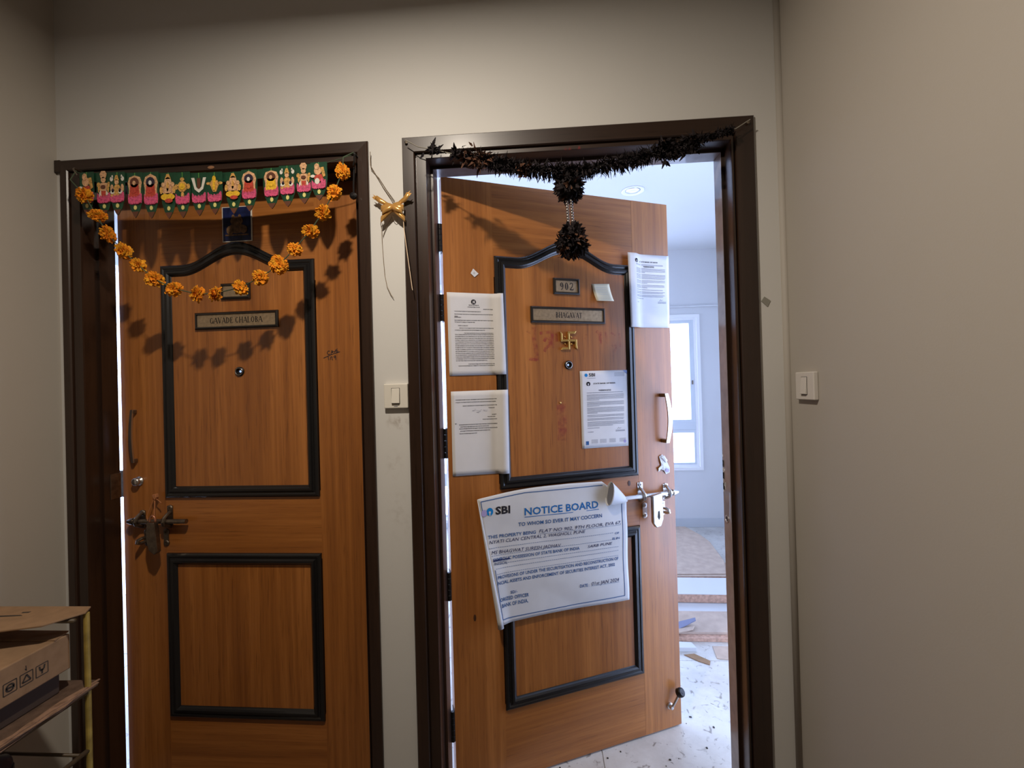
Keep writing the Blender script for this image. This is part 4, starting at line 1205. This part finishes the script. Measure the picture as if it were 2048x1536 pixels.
GA = tag(empty('marigold_garland', (-1.03, YG, 2.0)), 'orange artificial marigold garland sagging across the left door', 'garland')
FP = [(-0.5987, 2.0974), (-0.6279, 2.0328), (-0.6668, 1.9701), (-0.7089, 1.9153), (-0.761, 1.8607), (-0.8132, 1.8123), (-0.8752, 1.7753), (-0.944, 1.7463), (-1.028, 1.7305), (-1.0885, 1.7314), (-1.1676, 1.7524), (-1.2316, 1.7858), (-1.287, 1.8336), (-1.3375, 1.8815), (-1.3898, 1.9395), (-1.4249, 2.0001), (-1.4686, 2.0713)]
kg = (1.42 + YG) / 1.375
FP = [(.0071 + (x - .0071) * kg, 1.4063 + (z - 1.4063) * kg) for x, z in FP]
def marigold(seed):
    rr = random.Random(seed); mb = MB()
    for (n, el_, rad, ln, wd) in ((16, -.45, .010, .024, .013), (16, -.1, .011, .025, .013), (14, .25, .010, .024, .012), (12, .6, .008, .022, .011), (8, 1.0, .005, .019, .010), (5, 1.35, .002, .015, .008)):
        for k in range(n):
            a_ = 2 * pi * (k + rr.random() * .7) / n; e = el_ + rr.uniform(-.18, .18); l_ = ln * rr.uniform(.75, 1.12)
            d = Vector((cos(a_) * cos(e), -sin(e), sin(a_) * cos(e)))
            sd_ = Vector((-sin(a_), 0, cos(a_))); up = sd_.cross(d)
            b = d * rad * .3
            w_ = wd * rr.uniform(.8, 1.2); cu_ = rr.uniform(-.3, .5)
            p0 = b - sd_ * w_ * .25; p1 = b + sd_ * w_ * .25
            m_ = b + d * l_ * .6 + up * cu_ * .006
            e_ = b + d * l_ + up * cu_ * .012
            j = rr.uniform(-.003, .003)
            mb.add([p0, p1, m_ + sd_ * w_ * .55, m_ - sd_ * w_ * .55, e_ + sd_ * w_ * .35 + up * .003, e_ + d * j, e_ - sd_ * w_ * .35 + up * .003],
                   [(0, 1, 2, 3), (3, 2, 4, 5), (3, 5, 6)], 0 if rr.random() < .6 else 1)
    mb.lathe([(.002, -.012), (.008, -.006), (.011, 0), (.008, .007), (.002, .010)], (0, 0, 0), (0, -1, 0), 8, 0)
    mb.v = [(x, y * .85, z) for x, y, z in mb.v]
    return mb
heads = []
for i, (x, z) in enumerate(FP):
    if i < 5:
        o = marigold(40 + i).build('flower', [M['marigold'], M['marigold2']], GA, fix=False); heads.append(o)
    else:
        o = heads[i % 5].copy(); COL.objects.link(o); o.parent = GA
    o.location = P_(GA, (x, YG, z))
    rr = random.Random(i)
    o.rotation_euler = (rr.uniform(-.5, .5), rr.uniform(0, 6), rr.uniform(-.6, .6))
    sx = rr.uniform(.88, 1.06)
    o.scale = (sx * rr.uniform(.95, 1.1), sx, sx * rr.uniform(.8, .95))
st = MB()
gp = [(-.566, -.036, 2.160), (-.585, YG, 2.13)] + [(x, YG, z) for x, z in FP] + [(-1.490, YG, 2.112), (-1.499, -.044, 2.148)]
st.tube([P_(GA, p) for p in gp], .0017, 6)
st.build('string', M['string'], GA)
hk = MB()
hk.tube([P_(GA, p) for p in ((-.564, -.003, 2.158), (-.564, -.036, 2.158), (-.560, -.042, 2.150), (-.562, -.040, 2.132), (-.568, -.036, 2.118))], [.003, .003, .003, .0025, .0015], 8)
hk.tube([P_(GA, p) for p in ((-.570, -.022, 2.12), (-.572, -.026, 2.06), (-.572, -.026, 2.035))], .003, 6)
hk.lathe([(.004, 0), (.011, .004), (.011, .012), (.004, .016)], P_(GA, (-.572, -.022, 2.025)), (0, -1, 0), 10)
hk.build('hook', M['black_metal'], GA)

# small framed picture on the left leaf
PC = tag(on_door(DL, -.4645, 2.012, 'picture_card'), 'small dark blue picture card with white border under leaf hanging', 'picture')
MB().box(-.056, .056, -.0035, 0, -.063, .063).build('card', M['whiteprint'], PC, bevel=.0006)
MB().box(-.052, .052, -.0042, -.0035, -.060, .060).build('picture', M['dark_blue_print'], PC, fix=False)
fg = MB()
for (x, z, rx, rz, y) in ((0, .010, .024, .016, -.0042), (0, -.016, .032, .018, -.005), (-.024, -.022, .014, .016, -.0054), (.026, -.020, .014, .015, -.0054), (0, -.004, .012, .014, -.0058), (-.012, .022, .006, .012, -.005), (.012, .022, .006, .012, -.005)):
    ell(fg, x, z, rx, rz, y, 0)
fg.box(-.044, .044, -.0056, -.0042, -.042, -.037)
fg.build('printed_figure', M['dim_print'], PC)

# padlock and thread on the left bolt
def lw(u, z, off):   # world point on the left leaf
    return LH + Matrix.Rotation(LA, 3, 'Z') @ Vector((-u, -off, z))
PD = tag(empty('padlock', lw(.772, .92, .045), LA), 'dark padlock hanging from the bolt of the closed left door', 'padlock')
b = MB(); b.prism([(-.014, .046), (.013, .046), (.017, .020), (.022, -.030), (.023, -.058), (.012, -.066), (-.008, -.050), (-.018, -.010)], -.012, .008)
b.build('body', M['dull_steel'], PD, bevel=.003)
b = MB(); b.tube([(.011 * cos(pi * k / 12) + .001, -.002, .046 + .022 * sin(pi * k / 12)) for k in range(13)], .0036, 8); b.build('shackle', mat('copper_shackle', (.50, .22, .13), .4, .7), PD, smooth=True)
TH = tag(empty('thread_charm', lw(.778, 1.045, .02), LA), 'orange thread charm tied over the bolt of the left door', 'charm')
b = MB(); b.prism([(-.012, .012), (.002, .014), (.004, .002), (-.002, -.008), (-.009, .0)], -.008, .006); b.build('knot', M['orange_thread'], TH, bevel=.002)
b = MB()
b.tube([(-.006, -.002, 0), (-.003, -.006, -.025), (-.002, -.010, -.055), (.002, -.012, -.078)], .002, 6)
b.tube([(-.010, -.002, 0), (-.020, -.004, -.030), (-.030, -.010, -.062), (-.024, -.014, -.078)], .0012, 6)
b.tube([(0, -.002, -.004), (.014, -.004, -.012), (.022, -.006, -.018)], .0015, 6)
b.build('strand', M['orange_thread'], TH)

# ---------------------------------------------------------------- dried garland over the open door
GD = tag(empty('dried_garland', (.11, -.05, 2.1)), 'shrivelled black dried flower garland sagging over the open right door', 'garland')
GP = [(-.398, -.034, 2.190), (-.357, -.040, 2.163), (-.302, -.046, 2.146), (-.235, -.052, 2.125), (-.1627, -.055, 2.104), (-.085, -.055, 2.082), (-.010, -.055, 2.064), (.055, -.055, 2.055), (.1116, -.055, 2.053), (.17, -.055, 2.056), (.232, -.055, 2.063), (.30, -.052, 2.076), (.3517, -.050, 2.090), (.4405, -.048, 2.108), (.529, -.044, 2.136), (.6092, -.036, 2.160), (.652, -.033, 2.186)]
def gat(t):
    f = t * (len(GP) - 1); i = min(int(f), len(GP) - 2); k = f - i
    return Vector(GP[i]).lerp(Vector(GP[i + 1]), k)
def strip(mb, p, d, ln, wd, rr, mi=0, curl=.4):
    d = d.normalized(); s_ = d.orthogonal().normalized(); s_ = Matrix.Rotation(rr.uniform(0, 6.28), 3, d) @ s_
    u_ = d.cross(s_)
    q = [p, p + d * ln * .5 + u_ * ln * curl * .25 * rr.uniform(-1, 1), p + d * ln + u_ * ln * curl * rr.uniform(-1, 1)]
    mb.add([q[0] - s_ * wd * .3, q[0] + s_ * wd * .3, q[1] + s_ * wd * .5, q[1] - s_ * wd * .5, q[2] + s_ * wd * .1, q[2] - s_ * wd * .1], [(0, 1, 2, 3), (3, 2, 4, 5)], mi)
rr = random.Random(21)
st = MB(); st.tube([P_(GD, p) for p in GP], .0016, 6); st.build('string', M['grey_string'], GD)
fr = MB()
for i in range(3600):
    t = .21 + .72 * rr.random()
    c = gat(t); a_ = rr.uniform(0, 2 * pi)
    dens = 1.0
    if t > .86: dens = .45
    d = Vector((rr.uniform(-.45, .45), cos(a_) * .7, sin(a_) * .8 - .55))
    ln = rr.uniform(.014, .034) * dens * (.8 if t < .2 else 1)
    p = Vector(P_(GD, c + Vector((0, cos(a_), sin(a_))) * rr.uniform(0, .008)))
    if p.y + d.normalized().y * ln > .008: d.y = -abs(d.y)
    strip(fr, p, d, ln, rr.uniform(.0025, .006), rr)
tag(fr.build('petal_fringe', M['dried'], GD, fix=False), kind='stuff')
cl = MB()
for (t0, n, sp, m_) in ((.245, 150, .030, 1), (.125, 34, .018, 0), (.31, 60, .018, 0), (.19, 40, .016, 0), (.36, 40, .014, 1), (.785, 170, .028, 0), (.83, 60, .024, 0)):
    c = gat(t0)
    for i in range(n):
        p = c + Vector((rr.gauss(0, sp * .6), rr.uniform(-.014, .004), rr.gauss(-.004, sp * .45)))
        d = Vector((rr.uniform(-1, 1), rr.uniform(-.8, .0), rr.uniform(-1, .6)))
        strip(cl, Vector(P_(GD, p)), d, rr.uniform(.012, .028), rr.uniform(.007, .013), rr, m_, .7)
tag(cl.build('dried_leaf_clump', [M['dried'], M['dried_brown']], GD, fix=False), kind='stuff')
def pompom(name, c, rx, rz, n, seed, brown):
    rr = random.Random(seed); mb = MB()
    c = Vector(P_(GD, c))
    mb.lathe([(.002, -rz * .8), (rx * .6, -rz * .45), (rx * .72, 0), (rx * .6, rz * .45), (.002, rz * .8)], c, (0, 0, 1), 12, 0)
    for i in range(n):
        a_ = rr.uniform(0, 2 * pi); e = rr.uniform(-1.2, 1.2)
        d = Vector((cos(a_) * cos(e), sin(a_) * cos(e), sin(e)))
        p = c + Vector((d.x * rx * .55, d.y * rx * .55, d.z * rz * .6))
        strip(mb, p, d + Vector((0, 0, -.35)), rr.uniform(.4, .62) * rx, rr.uniform(.008, .015), rr, 1 if rr.random() < brown else 0, .6)
    return tag(mb.build(name, [M['dried'], M['dried_brown']], GD, fix=False), kind='stuff')
pompom('pompom', (.1065, -.055, 2.004), .046, .044, 260, 1, .14)
pompom('pompom', (.110, -.055, 1.868), .036, .026, 150, 2, .0)
pompom('pompom', (.112, -.055, 1.832), .052, .034, 300, 3, .25)
for x0, x1 in ((.0985, .102), (.112, .1155)):
    bs = MB(); z = 1.962
    k = 0
    while z > 1.885:
        t = (1.962 - z) / .078
        bs.lathe([(.001, -.0042), (.0036, -.0032), (.0052, 0), (.0036, .0032), (.001, .0042)], P_(GD, (x0 + (x1 - x0) * t, -.055, z)), (0, 0, 1), 8)
        z -= .0088
    bs.build('bead_strand', M['silver_bead'], GD, smooth=True)
for x, z in ((-.402, 2.193), (.654, 2.188)):
    nl = MB()
    nl.lathe([(.0025, 0), (.0025, .006), (.005, .0065), (.001, .008)], P_(GD, (x, -.0095, z)), (0, -1, 0), 8)
    nl.build('nail', M['dull_steel'], GD)

# ---------------------------------------------------------------- ribbon bow and wires on the wall between the doors
BW = tag(empty('ribbon_bow', (-.4485, -.012, 1.985)), 'gold satin ribbon bow with trailing wires on wall between doors', 'bow')
def ribbon(path, wd, name):
    mb = MB(); path = [Vector(p) for p in path]; vs = []
    for i, p in enumerate(path):
        t = (path[min(i + 1, len(path) - 1)] - path[max(i - 1, 0)]).normalized()
        s_ = t.cross(Vector((0, -1, 0))); s_ = s_.normalized() if s_.length > 1e-4 else Vector((0, 0, 1))
        k = wd[i] if isinstance(wd, list) else wd
        vs += [p - s_ * k, p + s_ * k]
    fs = [(2 * i, 2 * i + 1, 2 * i + 3, 2 * i + 2) for i in range(len(path) - 1)]
    mb.add(vs, fs)
    o = mb.build(name, M['ribbon'], BW, smooth=True); sd = o.modifiers.new('thickness', 'SOLIDIFY'); sd.thickness = .0006
    return o
for sgn in (-1, 1):
    ribbon([(sgn * .004, -.004, .006), (sgn * .022, -.008, .014), (sgn * .040, -.010, .024), (sgn * .055, -.010 - (.012 if sgn > 0 else 0), .036)], [.004, .006, .008, .007], 'ribbon_tail')
    o = MB(); o.prism([(sgn * .052, .038), (sgn * .063, .045), (sgn * .058, .038), (sgn * .066, .036), (sgn * .058, .027)], -.0112 - (.012 if sgn > 0 else 0), -.0106 - (.012 if sgn > 0 else 0)); o.build('ribbon_end', M['ribbon'], BW)
    for (ax, az, r_, y0) in ((.024, .008, .012, -.006), (.034, -.004, .010, -.012), (.026, -.028, .011, -.006), (.036, -.040, .009, -.010), (.030, -.016, .010, -.014)):
        mb = MB(); n = 12; vs = []
        for k in range(n + 1):
            w_ = 2 * pi * k / n
            x = sgn * (ax * .5 - ax * .62 * cos(w_)); y = y0 - abs(r_ * sin(w_)) * .9 * (1 if sin(w_) > 0 else .2)
            zc = az * (.5 - .5 * cos(w_))
            vs += [(x, y, zc - .009), (x, y, zc + .009)]
        mb.add(vs, [(2 * k, 2 * k + 1, 2 * k + 3, 2 * k + 2) for k in range(n)])
        lo = mb.build('ribbon_loop', M['ribbon'], BW, smooth=True); sd = lo.modifiers.new('thickness', 'SOLIDIFY'); sd.thickness = .0005
mb = MB(); mb.lathe([(.003, -.007), (.008, -.005), (.009, 0), (.008, .005), (.003, .007)], (0, -.010, .002), (1, 0, 0), 10); mb.build('knot', M['ribbon'], BW, smooth=True)
B_ = lambda x, y, z: (x + .4485, y + .012, z - 1.985)
wr = MB()
wr.tube([B_(*p) for p in ((-.5205, -.012, 2.172), (-.523, -.006, 2.131), (-.505, -.004, 2.098), (-.483, -.004, 2.058), (-.460, -.006, 2.023), (-.449, -.012, 2.008), (-.448, -.018, 1.992))], .0011, 6)
wr.tube([B_(*p) for p in ((-.5215, -.010, 2.165), (-.5215, -.004, 2.118), (-.497, -.003, 2.090), (-.473, -.003, 2.050), (-.452, -.005, 2.020), (-.445, -.010, 2.010), (-.446, -.018, 1.992))], .0009, 6)
wr.build('wire', M['wire'], BW)
wr = MB()
wr.tube([B_(*p) for p in ((-.487, -.014, 1.955), (-.493, -.008, 1.938), (-.492, -.004, 1.925), (-.492, -.003, 1.88), (-.489, -.003, 1.82), (-.486, -.003, 1.775), (-.479, -.004, 1.738), (-.467, -.005, 1.712), (-.458, -.006, 1.700))], [.0011, .0011, .0010, .0009, .0009, .001, .0012, .0012, .0008], 6)
wr.tube([B_(*p) for p in ((-.452, -.016, 1.960), (-.460, -.008, 1.953), (-.474, -.004, 1.934), (-.486, -.003, 1.908), (-.488, -.004, 1.900))], .001, 6)
wr.tube([B_(*p) for p in ((-.452, -.016, 1.964), (-.449, -.010, 1.950), (-.443, -.008, 1.944), (-.436, -.010, 1.950))], .0009, 6)
wr.build('wire', M['wire'], BW)
wr = MB()
wr.tube([B_(*p) for p in ((-.425, -.016, 1.962), (-.416, -.018, 1.945), (-.410, -.034, 1.910), (-.404, -.036, 1.86), (-.396, -.036, 1.79), (-.388, -.037, 1.722), (-.3865, -.037, 1.716))], [.001, .0011, .0013, .0014, .0014, .0013, .0008], 6)
wr.build('wire', M['cream_wire'], BW)
# faint pencil strokes on the plaster under the bow belong to the wall
# ---------------------------------------------------------------- switches and tape
def switch(name, loc, rz, w_, h_, m, label, proud, tilt):
    r = tag(empty(name, loc, rz), label, 'switch')
    b = MB(); b.box(-w_ / 2, w_ / 2, -proud, 0, -h_ / 2, h_ / 2); b.build('cover_plate', m, r, bevel=.0025)
    rw, rh = .0125, .0245
    MB().box(-rw - .0012, rw + .0012, -proud - .0006, -proud + .001, -rh - .0012, rh + .0012).build('slot', M['dark_slot'], r, fix=False)
    k = MB(); y = -proud
    k.add([(-rw, y + .001, -rh), (rw, y + .001, -rh), (rw, y + .001, rh), (-rw, y + .001, rh), (-rw, y - .0065, -rh + .002), (rw, y - .0065, -rh + .002), (rw, y - .0015, rh), (-rw, y - .0015, rh)],
          [(0, 1, 2, 3), (4, 7, 6, 5), (0, 4, 5, 1), (1, 5, 6, 2), (2, 6, 7, 3), (3, 7, 4, 0)])
    k.build('rocker', m, r, bevel=.001)
    return r
s1 = switch('wall_switch', (-.4570, 0, 1.3865), 0, .0775, .078, M['plastic'], 'ivory light switch on the wall between the two doors', .014, 0)
MB().box(-.006, .006, -.0146, -.0138, -.0335, -.0315).build('maker_mark', M['ink_grey'], s1, fix=False)
s2 = switch('wall_switch', (XR, -.104, 1.386), radians(-90), .088, .078, M['plastic_side'], 'painted over light switch on the right side wall', .013, 0)
tp_ = tag(empty('tape_scrap', (.6965, -.001, 1.644)), 'small grey diamond of tape on wall right of the open door', 'tape')
MB().prism([(-.0135, .002), (-.004, .0155), (.0135, .003), (.004, -.0155)], -.0012, .0008).build('tape', M['tape'], tp_)

# ---------------------------------------------------------------- shoe rack and cardboard in the lower left corner
RK = tag(empty('shoe_rack', (-1.41, -.65, 0)), 'worn yellow tubular shoe rack at lower left by the closed door', 'rack')
def K(x, y, z): return (x + 1.41, y + .65, z)
XA, XB, YA, YB = -1.225, -1.585, -.29, -1.02
for x in (XA, XB):
    fr_ = MB(); fr_.tube([K(x, YA, .0), K(x, YA, .45), K(x, YA, .832)], .0070, 12)
    fr_.build('post', M['yellow_post'], RK, smooth=False)
    fr_ = MB(); fr_.tube([K(x, YB, .0), K(x, YB, .45), K(x, YB, .832)], .0070, 12)
    fr_.build('post', M['yellow_post'], RK, smooth=False)
for z in (.145, .30, .468, .622):
    for x in (XA, XB):
        MB().tube([K(x, YA, z), K(x, YB, z)], .006, 8).build('side_rail', M['dark_rail'], RK, smooth=True)
    for y in (YA - .02, (YA + YB) / 2, YB + .02):
        MB().tube([K(XA, y, z), K(XB, y, z)], .004, 8).build('shelf_bar', M['dark_rail'], RK, smooth=True)
for y in (YA - .03, YB + .03):
    MB().tube([K(XA, y, .826), K(XB, y, .826)], .006, 8).build('shelf_bar', M['dark_rail'], RK, smooth=True)

def board(name, poly, z, th, m, label, cat='cardboard', tilt=None, tab=None):
    cx = sum(p[0] for p in poly) / len(poly); cy = sum(p[1] for p in poly) / len(poly)
    r = tag(empty(name, (cx, cy, z)), label, cat)
    mb = MB(); n = len(poly)
    mb.slab([(x - cx, y - cy) for x, y in poly], 0, th)
    o = mb.build('sheet', m, r, bevel=min(.0015, th * .3))
    eg = MB()
    for i in range(n):
        (x0, y0), (x1, y1) = poly[i], poly[(i + 1) % n]
        ln = math.hypot(x1 - x0, y1 - y0); k = max(1, int(ln / .03))
    if tilt: r.rotation_euler = tilt
    return r
top = board('cardboard_sheet', [(-1.60, -.272), (-1.235, -.268), (-1.216, -.30), (-1.262, -.368), (-1.40, -.412), (-1.60, -.45)], .8345, .005, M['card'], 'torn brown cardboard sheet laid on top of the rack')
mk = MB(); cx, cy = top.location.x, top.location.y
mk.slab([(-1.46 - cx, -.325 - cy), (-1.38 - cx, -.318 - cy), (-1.37 - cx, -.322 - cy), (-1.46 - cx, -.333 - cy)], .005, .0056); mk.slab([(-1.392 - cx, -.303 - cy), (-1.372 - cx, -.300 - cy), (-1.372 - cx, -.306 - cy), (-1.39 - cx, -.308 - cy)], .005, .0056)
mk.build('dark_scuff', M['card_ink'], top)
# carton with handling marks on the second shelf
CB = tag(empty('cardboard_carton', (-1.43, -.52, .634)), 'flat brown carton with printed handling symbols lying on the rack shelf', 'box')
b = MB(); x0, x1, y0, y1, z0, z1 = -.165, .170, -.30, .218, .058, .150
b.box(x0, x1, y0, y1, z0, z1)
b.build('carton_body', M['card'], CB, bevel=.003)
b = MB(); b.slab([(x0, .18), (x1 + .002, .18), (x1 - .012, .226), (x0, .226)], .150, .1525); b.build('flap', M['card'], CB)
b = MB(); b.box(x0, x1 - .02, y0, y1 - .01, 0, .0575); b.build('shade_block', M['card_dark'], CB, bevel=.003)  # dark block under the carton; the shadow there is in its colour
ic = MB()
fx = lambda yy, zz: (x1 + .0006, yy, zz)
def icon(yc, zc, kind):
    w_ = .0135
    rect = [(yc - w_, zc - w_), (yc + w_, zc - w_), (yc + w_, zc + w_), (yc - w_, zc + w_), (yc - w_, zc - w_)]
    polybar(ic, rect, .0022, fx)
    if kind == 0:
        polybar(ic, [(yc - .008 * cos(a_), zc + .008 * sin(a_)) for a_ in [i * pi / 6 for i in range(13)]], .004, fx); bar(ic, yc - .008, zc, yc + .008, zc, .005, fx)
    elif kind == 1:
        polybar(ic, [(yc - .009, zc - .007), (yc + .009, zc - .007), (yc, zc + .009), (yc - .009, zc - .007)], .0036, fx)
    else:
        polybar(ic, [(yc, zc - .010), (yc, zc + .002)], .004, fx); polybar(ic, [(yc - .006, zc + .010), (yc - .004, zc), (yc, zc - .002), (yc + .004, zc), (yc + .006, zc + .010)], .004, fx)
for yc, kd in ((.082, 0), (.116, 1), (.150, 2)): icon(yc, .097, kd)
polybar(ic, [(.113, .121), (.116, .116), (.115, .128)], .002, fx)
ic.build('handling_symbols', M['card_ink'], CB, fix=False)
# cardboard layers on that shelf; shade coloured into the sheet, light into torn edges
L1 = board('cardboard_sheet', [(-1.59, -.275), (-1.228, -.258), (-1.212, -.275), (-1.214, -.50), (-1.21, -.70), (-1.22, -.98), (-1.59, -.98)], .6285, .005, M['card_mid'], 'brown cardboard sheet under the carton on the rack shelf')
cx, cy = L1.location.x, L1.location.y
rr = random.Random(8)
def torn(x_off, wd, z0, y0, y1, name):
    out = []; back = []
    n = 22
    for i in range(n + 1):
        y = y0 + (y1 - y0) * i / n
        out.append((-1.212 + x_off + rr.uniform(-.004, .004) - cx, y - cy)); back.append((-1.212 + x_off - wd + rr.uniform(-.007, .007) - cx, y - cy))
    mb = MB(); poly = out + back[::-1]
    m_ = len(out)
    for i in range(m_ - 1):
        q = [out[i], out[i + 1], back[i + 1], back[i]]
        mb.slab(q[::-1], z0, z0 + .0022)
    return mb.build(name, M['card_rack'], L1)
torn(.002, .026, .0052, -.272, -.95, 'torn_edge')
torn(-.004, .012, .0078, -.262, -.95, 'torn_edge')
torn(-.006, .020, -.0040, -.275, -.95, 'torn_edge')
# a dark shoe on the third shelf
SH = tag(empty('black_shoe', (-1.375, -.50, .474)), 'black shoe lying on the lowest visible rack shelf', 'shoe')
sh = MB(); n = 14; rings = []
prof = [(-.135, .018, .040, .030), (-.12, .034, .058, .034), (-.08, .040, .074, .036), (-.04, .041, .070, .036), (0, .043, .056, .040), (.05, .047, .047, .046), (.09, .046, .040, .046), (.12, .038, .034, .038), (.14, .020, .024, .022), (.146, .006, .014, .010)]
vs = []
for (yy, wd, hh, _) in prof:
    for k in range(n):
        w_ = pi * k / (n - 1); vs.append((wd * cos(w_), yy, .012 + hh * max(0.0, sin(w_)) ** .7))
fs = [(i * n + k, i * n + k + 1, (i + 1) * n + k + 1, (i + 1) * n + k) for i in range(len(prof) - 1) for k in range(n - 1)] + [(i * n, (i + 1) * n, (i + 1) * n + n - 1, i * n + n - 1) for i in range(len(prof) - 1)]
fs += [tuple(range(n)), tuple((len(prof) - 1) * n + k for k in range(n))[::-1]]
sh.add(vs, fs); sh.build('upper', M['shoe'], SH, smooth=True)
sl = MB(); out = [(p[1] + .003, p[0]) for p in prof]; sl.slab(out + [(-x, y) for x, y in reversed(out)], 0, .013); sl.build('sole', M['black_metal'], SH)

# ---------------------------------------------------------------- inside the open flat
CLT = tag(empty('ceiling_downlight', (.65, 1.62, RC)), 'round recessed downlight in the white ceiling seen above open door', 'light')
b = MB(); b.lathe([(.062, -.0005), (.075, -.0005), (.076, .004), (.070, .007), (.060, .005), (.050, -.0005)], (0, 0, 0), (0, 0, -1), 28); b.build('rim', M['white_trim'], CLT, smooth=True)
b = MB(); b.lathe([(.050, .0), (.045, .003), (.030, .004), (.012, .003), (.001, .003)], (0, 0, 0), (0, 0, -1), 24); b.build('reflector', M['steel'], CLT, smooth=True)

def carton(name, x0, x1, y0, y1, z, h, label, m_top, m_edge, rz=0.0):
    cx, cy = (x0 + x1) / 2, (y0 + y1) / 2
    r = tag(empty(name, (cx, cy, z), rz), label, 'box')
    a, c = (x1 - x0) / 2, (y1 - y0) / 2
    MB().box(-a, a, -c, c, 0, h - .004).build('side_walls', m_edge, r, bevel=.003)
    MB().box(-a - .001, a + .001, -c - .001, c, h - .004, h).build('top_flap', m_top, r, bevel=.001)
    MB().box(-a * .98, a * .98, -c - .0016, -c - .0006, h * .42, h * .47).build('fold_line', m_edge, r, fix=False)
    return r
carton('flattened_carton', .55, 1.7, 1.78, 2.02, .0, .058, 'thick flattened carton farthest back on the floor of the flat', M['card_pale'], M['card_edge'])
board('cardboard_sheet', [(.62, 1.80), (1.255, 1.81), (1.33, 2.04), (1.375, 2.45), (1.36, 2.62), (1.30, 2.86), (.62, 2.86)], .0585, .006, M['card_pale'], 'pale slanted cardboard sheet on the farthest carton in the flat')
carton('flattened_carton', .50, 1.62, 1.49, 1.735, .012, .056, 'white topped flattened carton in the middle of the pile', M['card_white'], M['card_edge'], radians(-1.5))
board('cardboard_sheet', [(.50, 1.36), (1.40, 1.34), (1.60, 1.72), (.50, 1.74)], .002, .008, M['card_white'], 'white faced board under the middle carton in the flat')
board('cardboard_sheet', [(.45, 1.115), (1.45, 1.105), (1.47, 1.335), (.45, 1.345)], .022, .014, M['card_pale'], 'wide lavender grey cardboard sheet in front of the cartons')
board('cardboard_sheet', [(.44, 1.085), (1.46, 1.065), (1.46, 1.33), (.44, 1.345)], .0005, .021, M['card_edge'], 'brown cardboard sheet beneath the wide pale one')
fd = board('folded_card', [(.70, 1.13), (.835, 1.16), (.845, 1.185), (.71, 1.20)], .050, .006, M['card_blue'], 'dark blue grey folded card on top of pale sheet', 'cardboard', (0, radians(-14), radians(8)))
board('cardboard_strip', [(.64, 1.075), (.80, 1.115), (.82, 1.15), (.66, 1.115)], .037, .007, M['card_pale'], 'narrow tan cardboard strip by the open door edge', 'cardboard', (0, radians(-4), 0))
board('cardboard_sheet', [(.62, .985), (.775, .985), (.765, 1.035), (.62, 1.05)], .0, .022, M['card_white'], 'small white board offcut on the marble floor')
board('cardboard_sheet', [(.70, .955), (.755, .90), (.80, .872), (.815, .905), (.755, .965)], .0, .004, M['card'], 'torn brown cardboard scrap on marble floor beyond the door')
board('cardboard_sheet', [(.855, .925), (1.05, .895), (1.10, 1.03), (.872, 1.035)], .0, .004, M['card_pale'], 'square lavender cardboard piece near the right jamb')
# grit on the marble floor
rr = random.Random(9); gr = MB()
for i in range(60):
    x, y = rr.uniform(-.25, .95), rr.uniform(.16, .95); s_ = rr.uniform(.0015, .004)
    gr.box(x - s_, x + s_ * rr.uniform(.5, 1.4), y - s_, y + s_, 0.0, s_ * .8)
tag(gr.build('floor_grit', M['dark_slot']), 'scattered dark grit on the marble floor inside the doorway', 'grit', kind='stuff')

# ---------------------------------------------------------------- the corridor lamp (above the frame)
LM = tag(empty('corridor_lamp', (LAMP[0], LAMP[1], CE)), 'round surface mounted ceiling lamp in front of the two doors', 'lamp')
b = MB(); d_ = CE - LAMP[2]; b.ring([(.062, 0), (.062, d_ - .004), (.060, d_), (.056, d_), (.055, d_ - .003), (.0, d_ - .003), (.0, 0)], (0, 0, 0), (0, 0, -1), 28); b.build('housing', M['lamp_body'], LM, smooth=False)
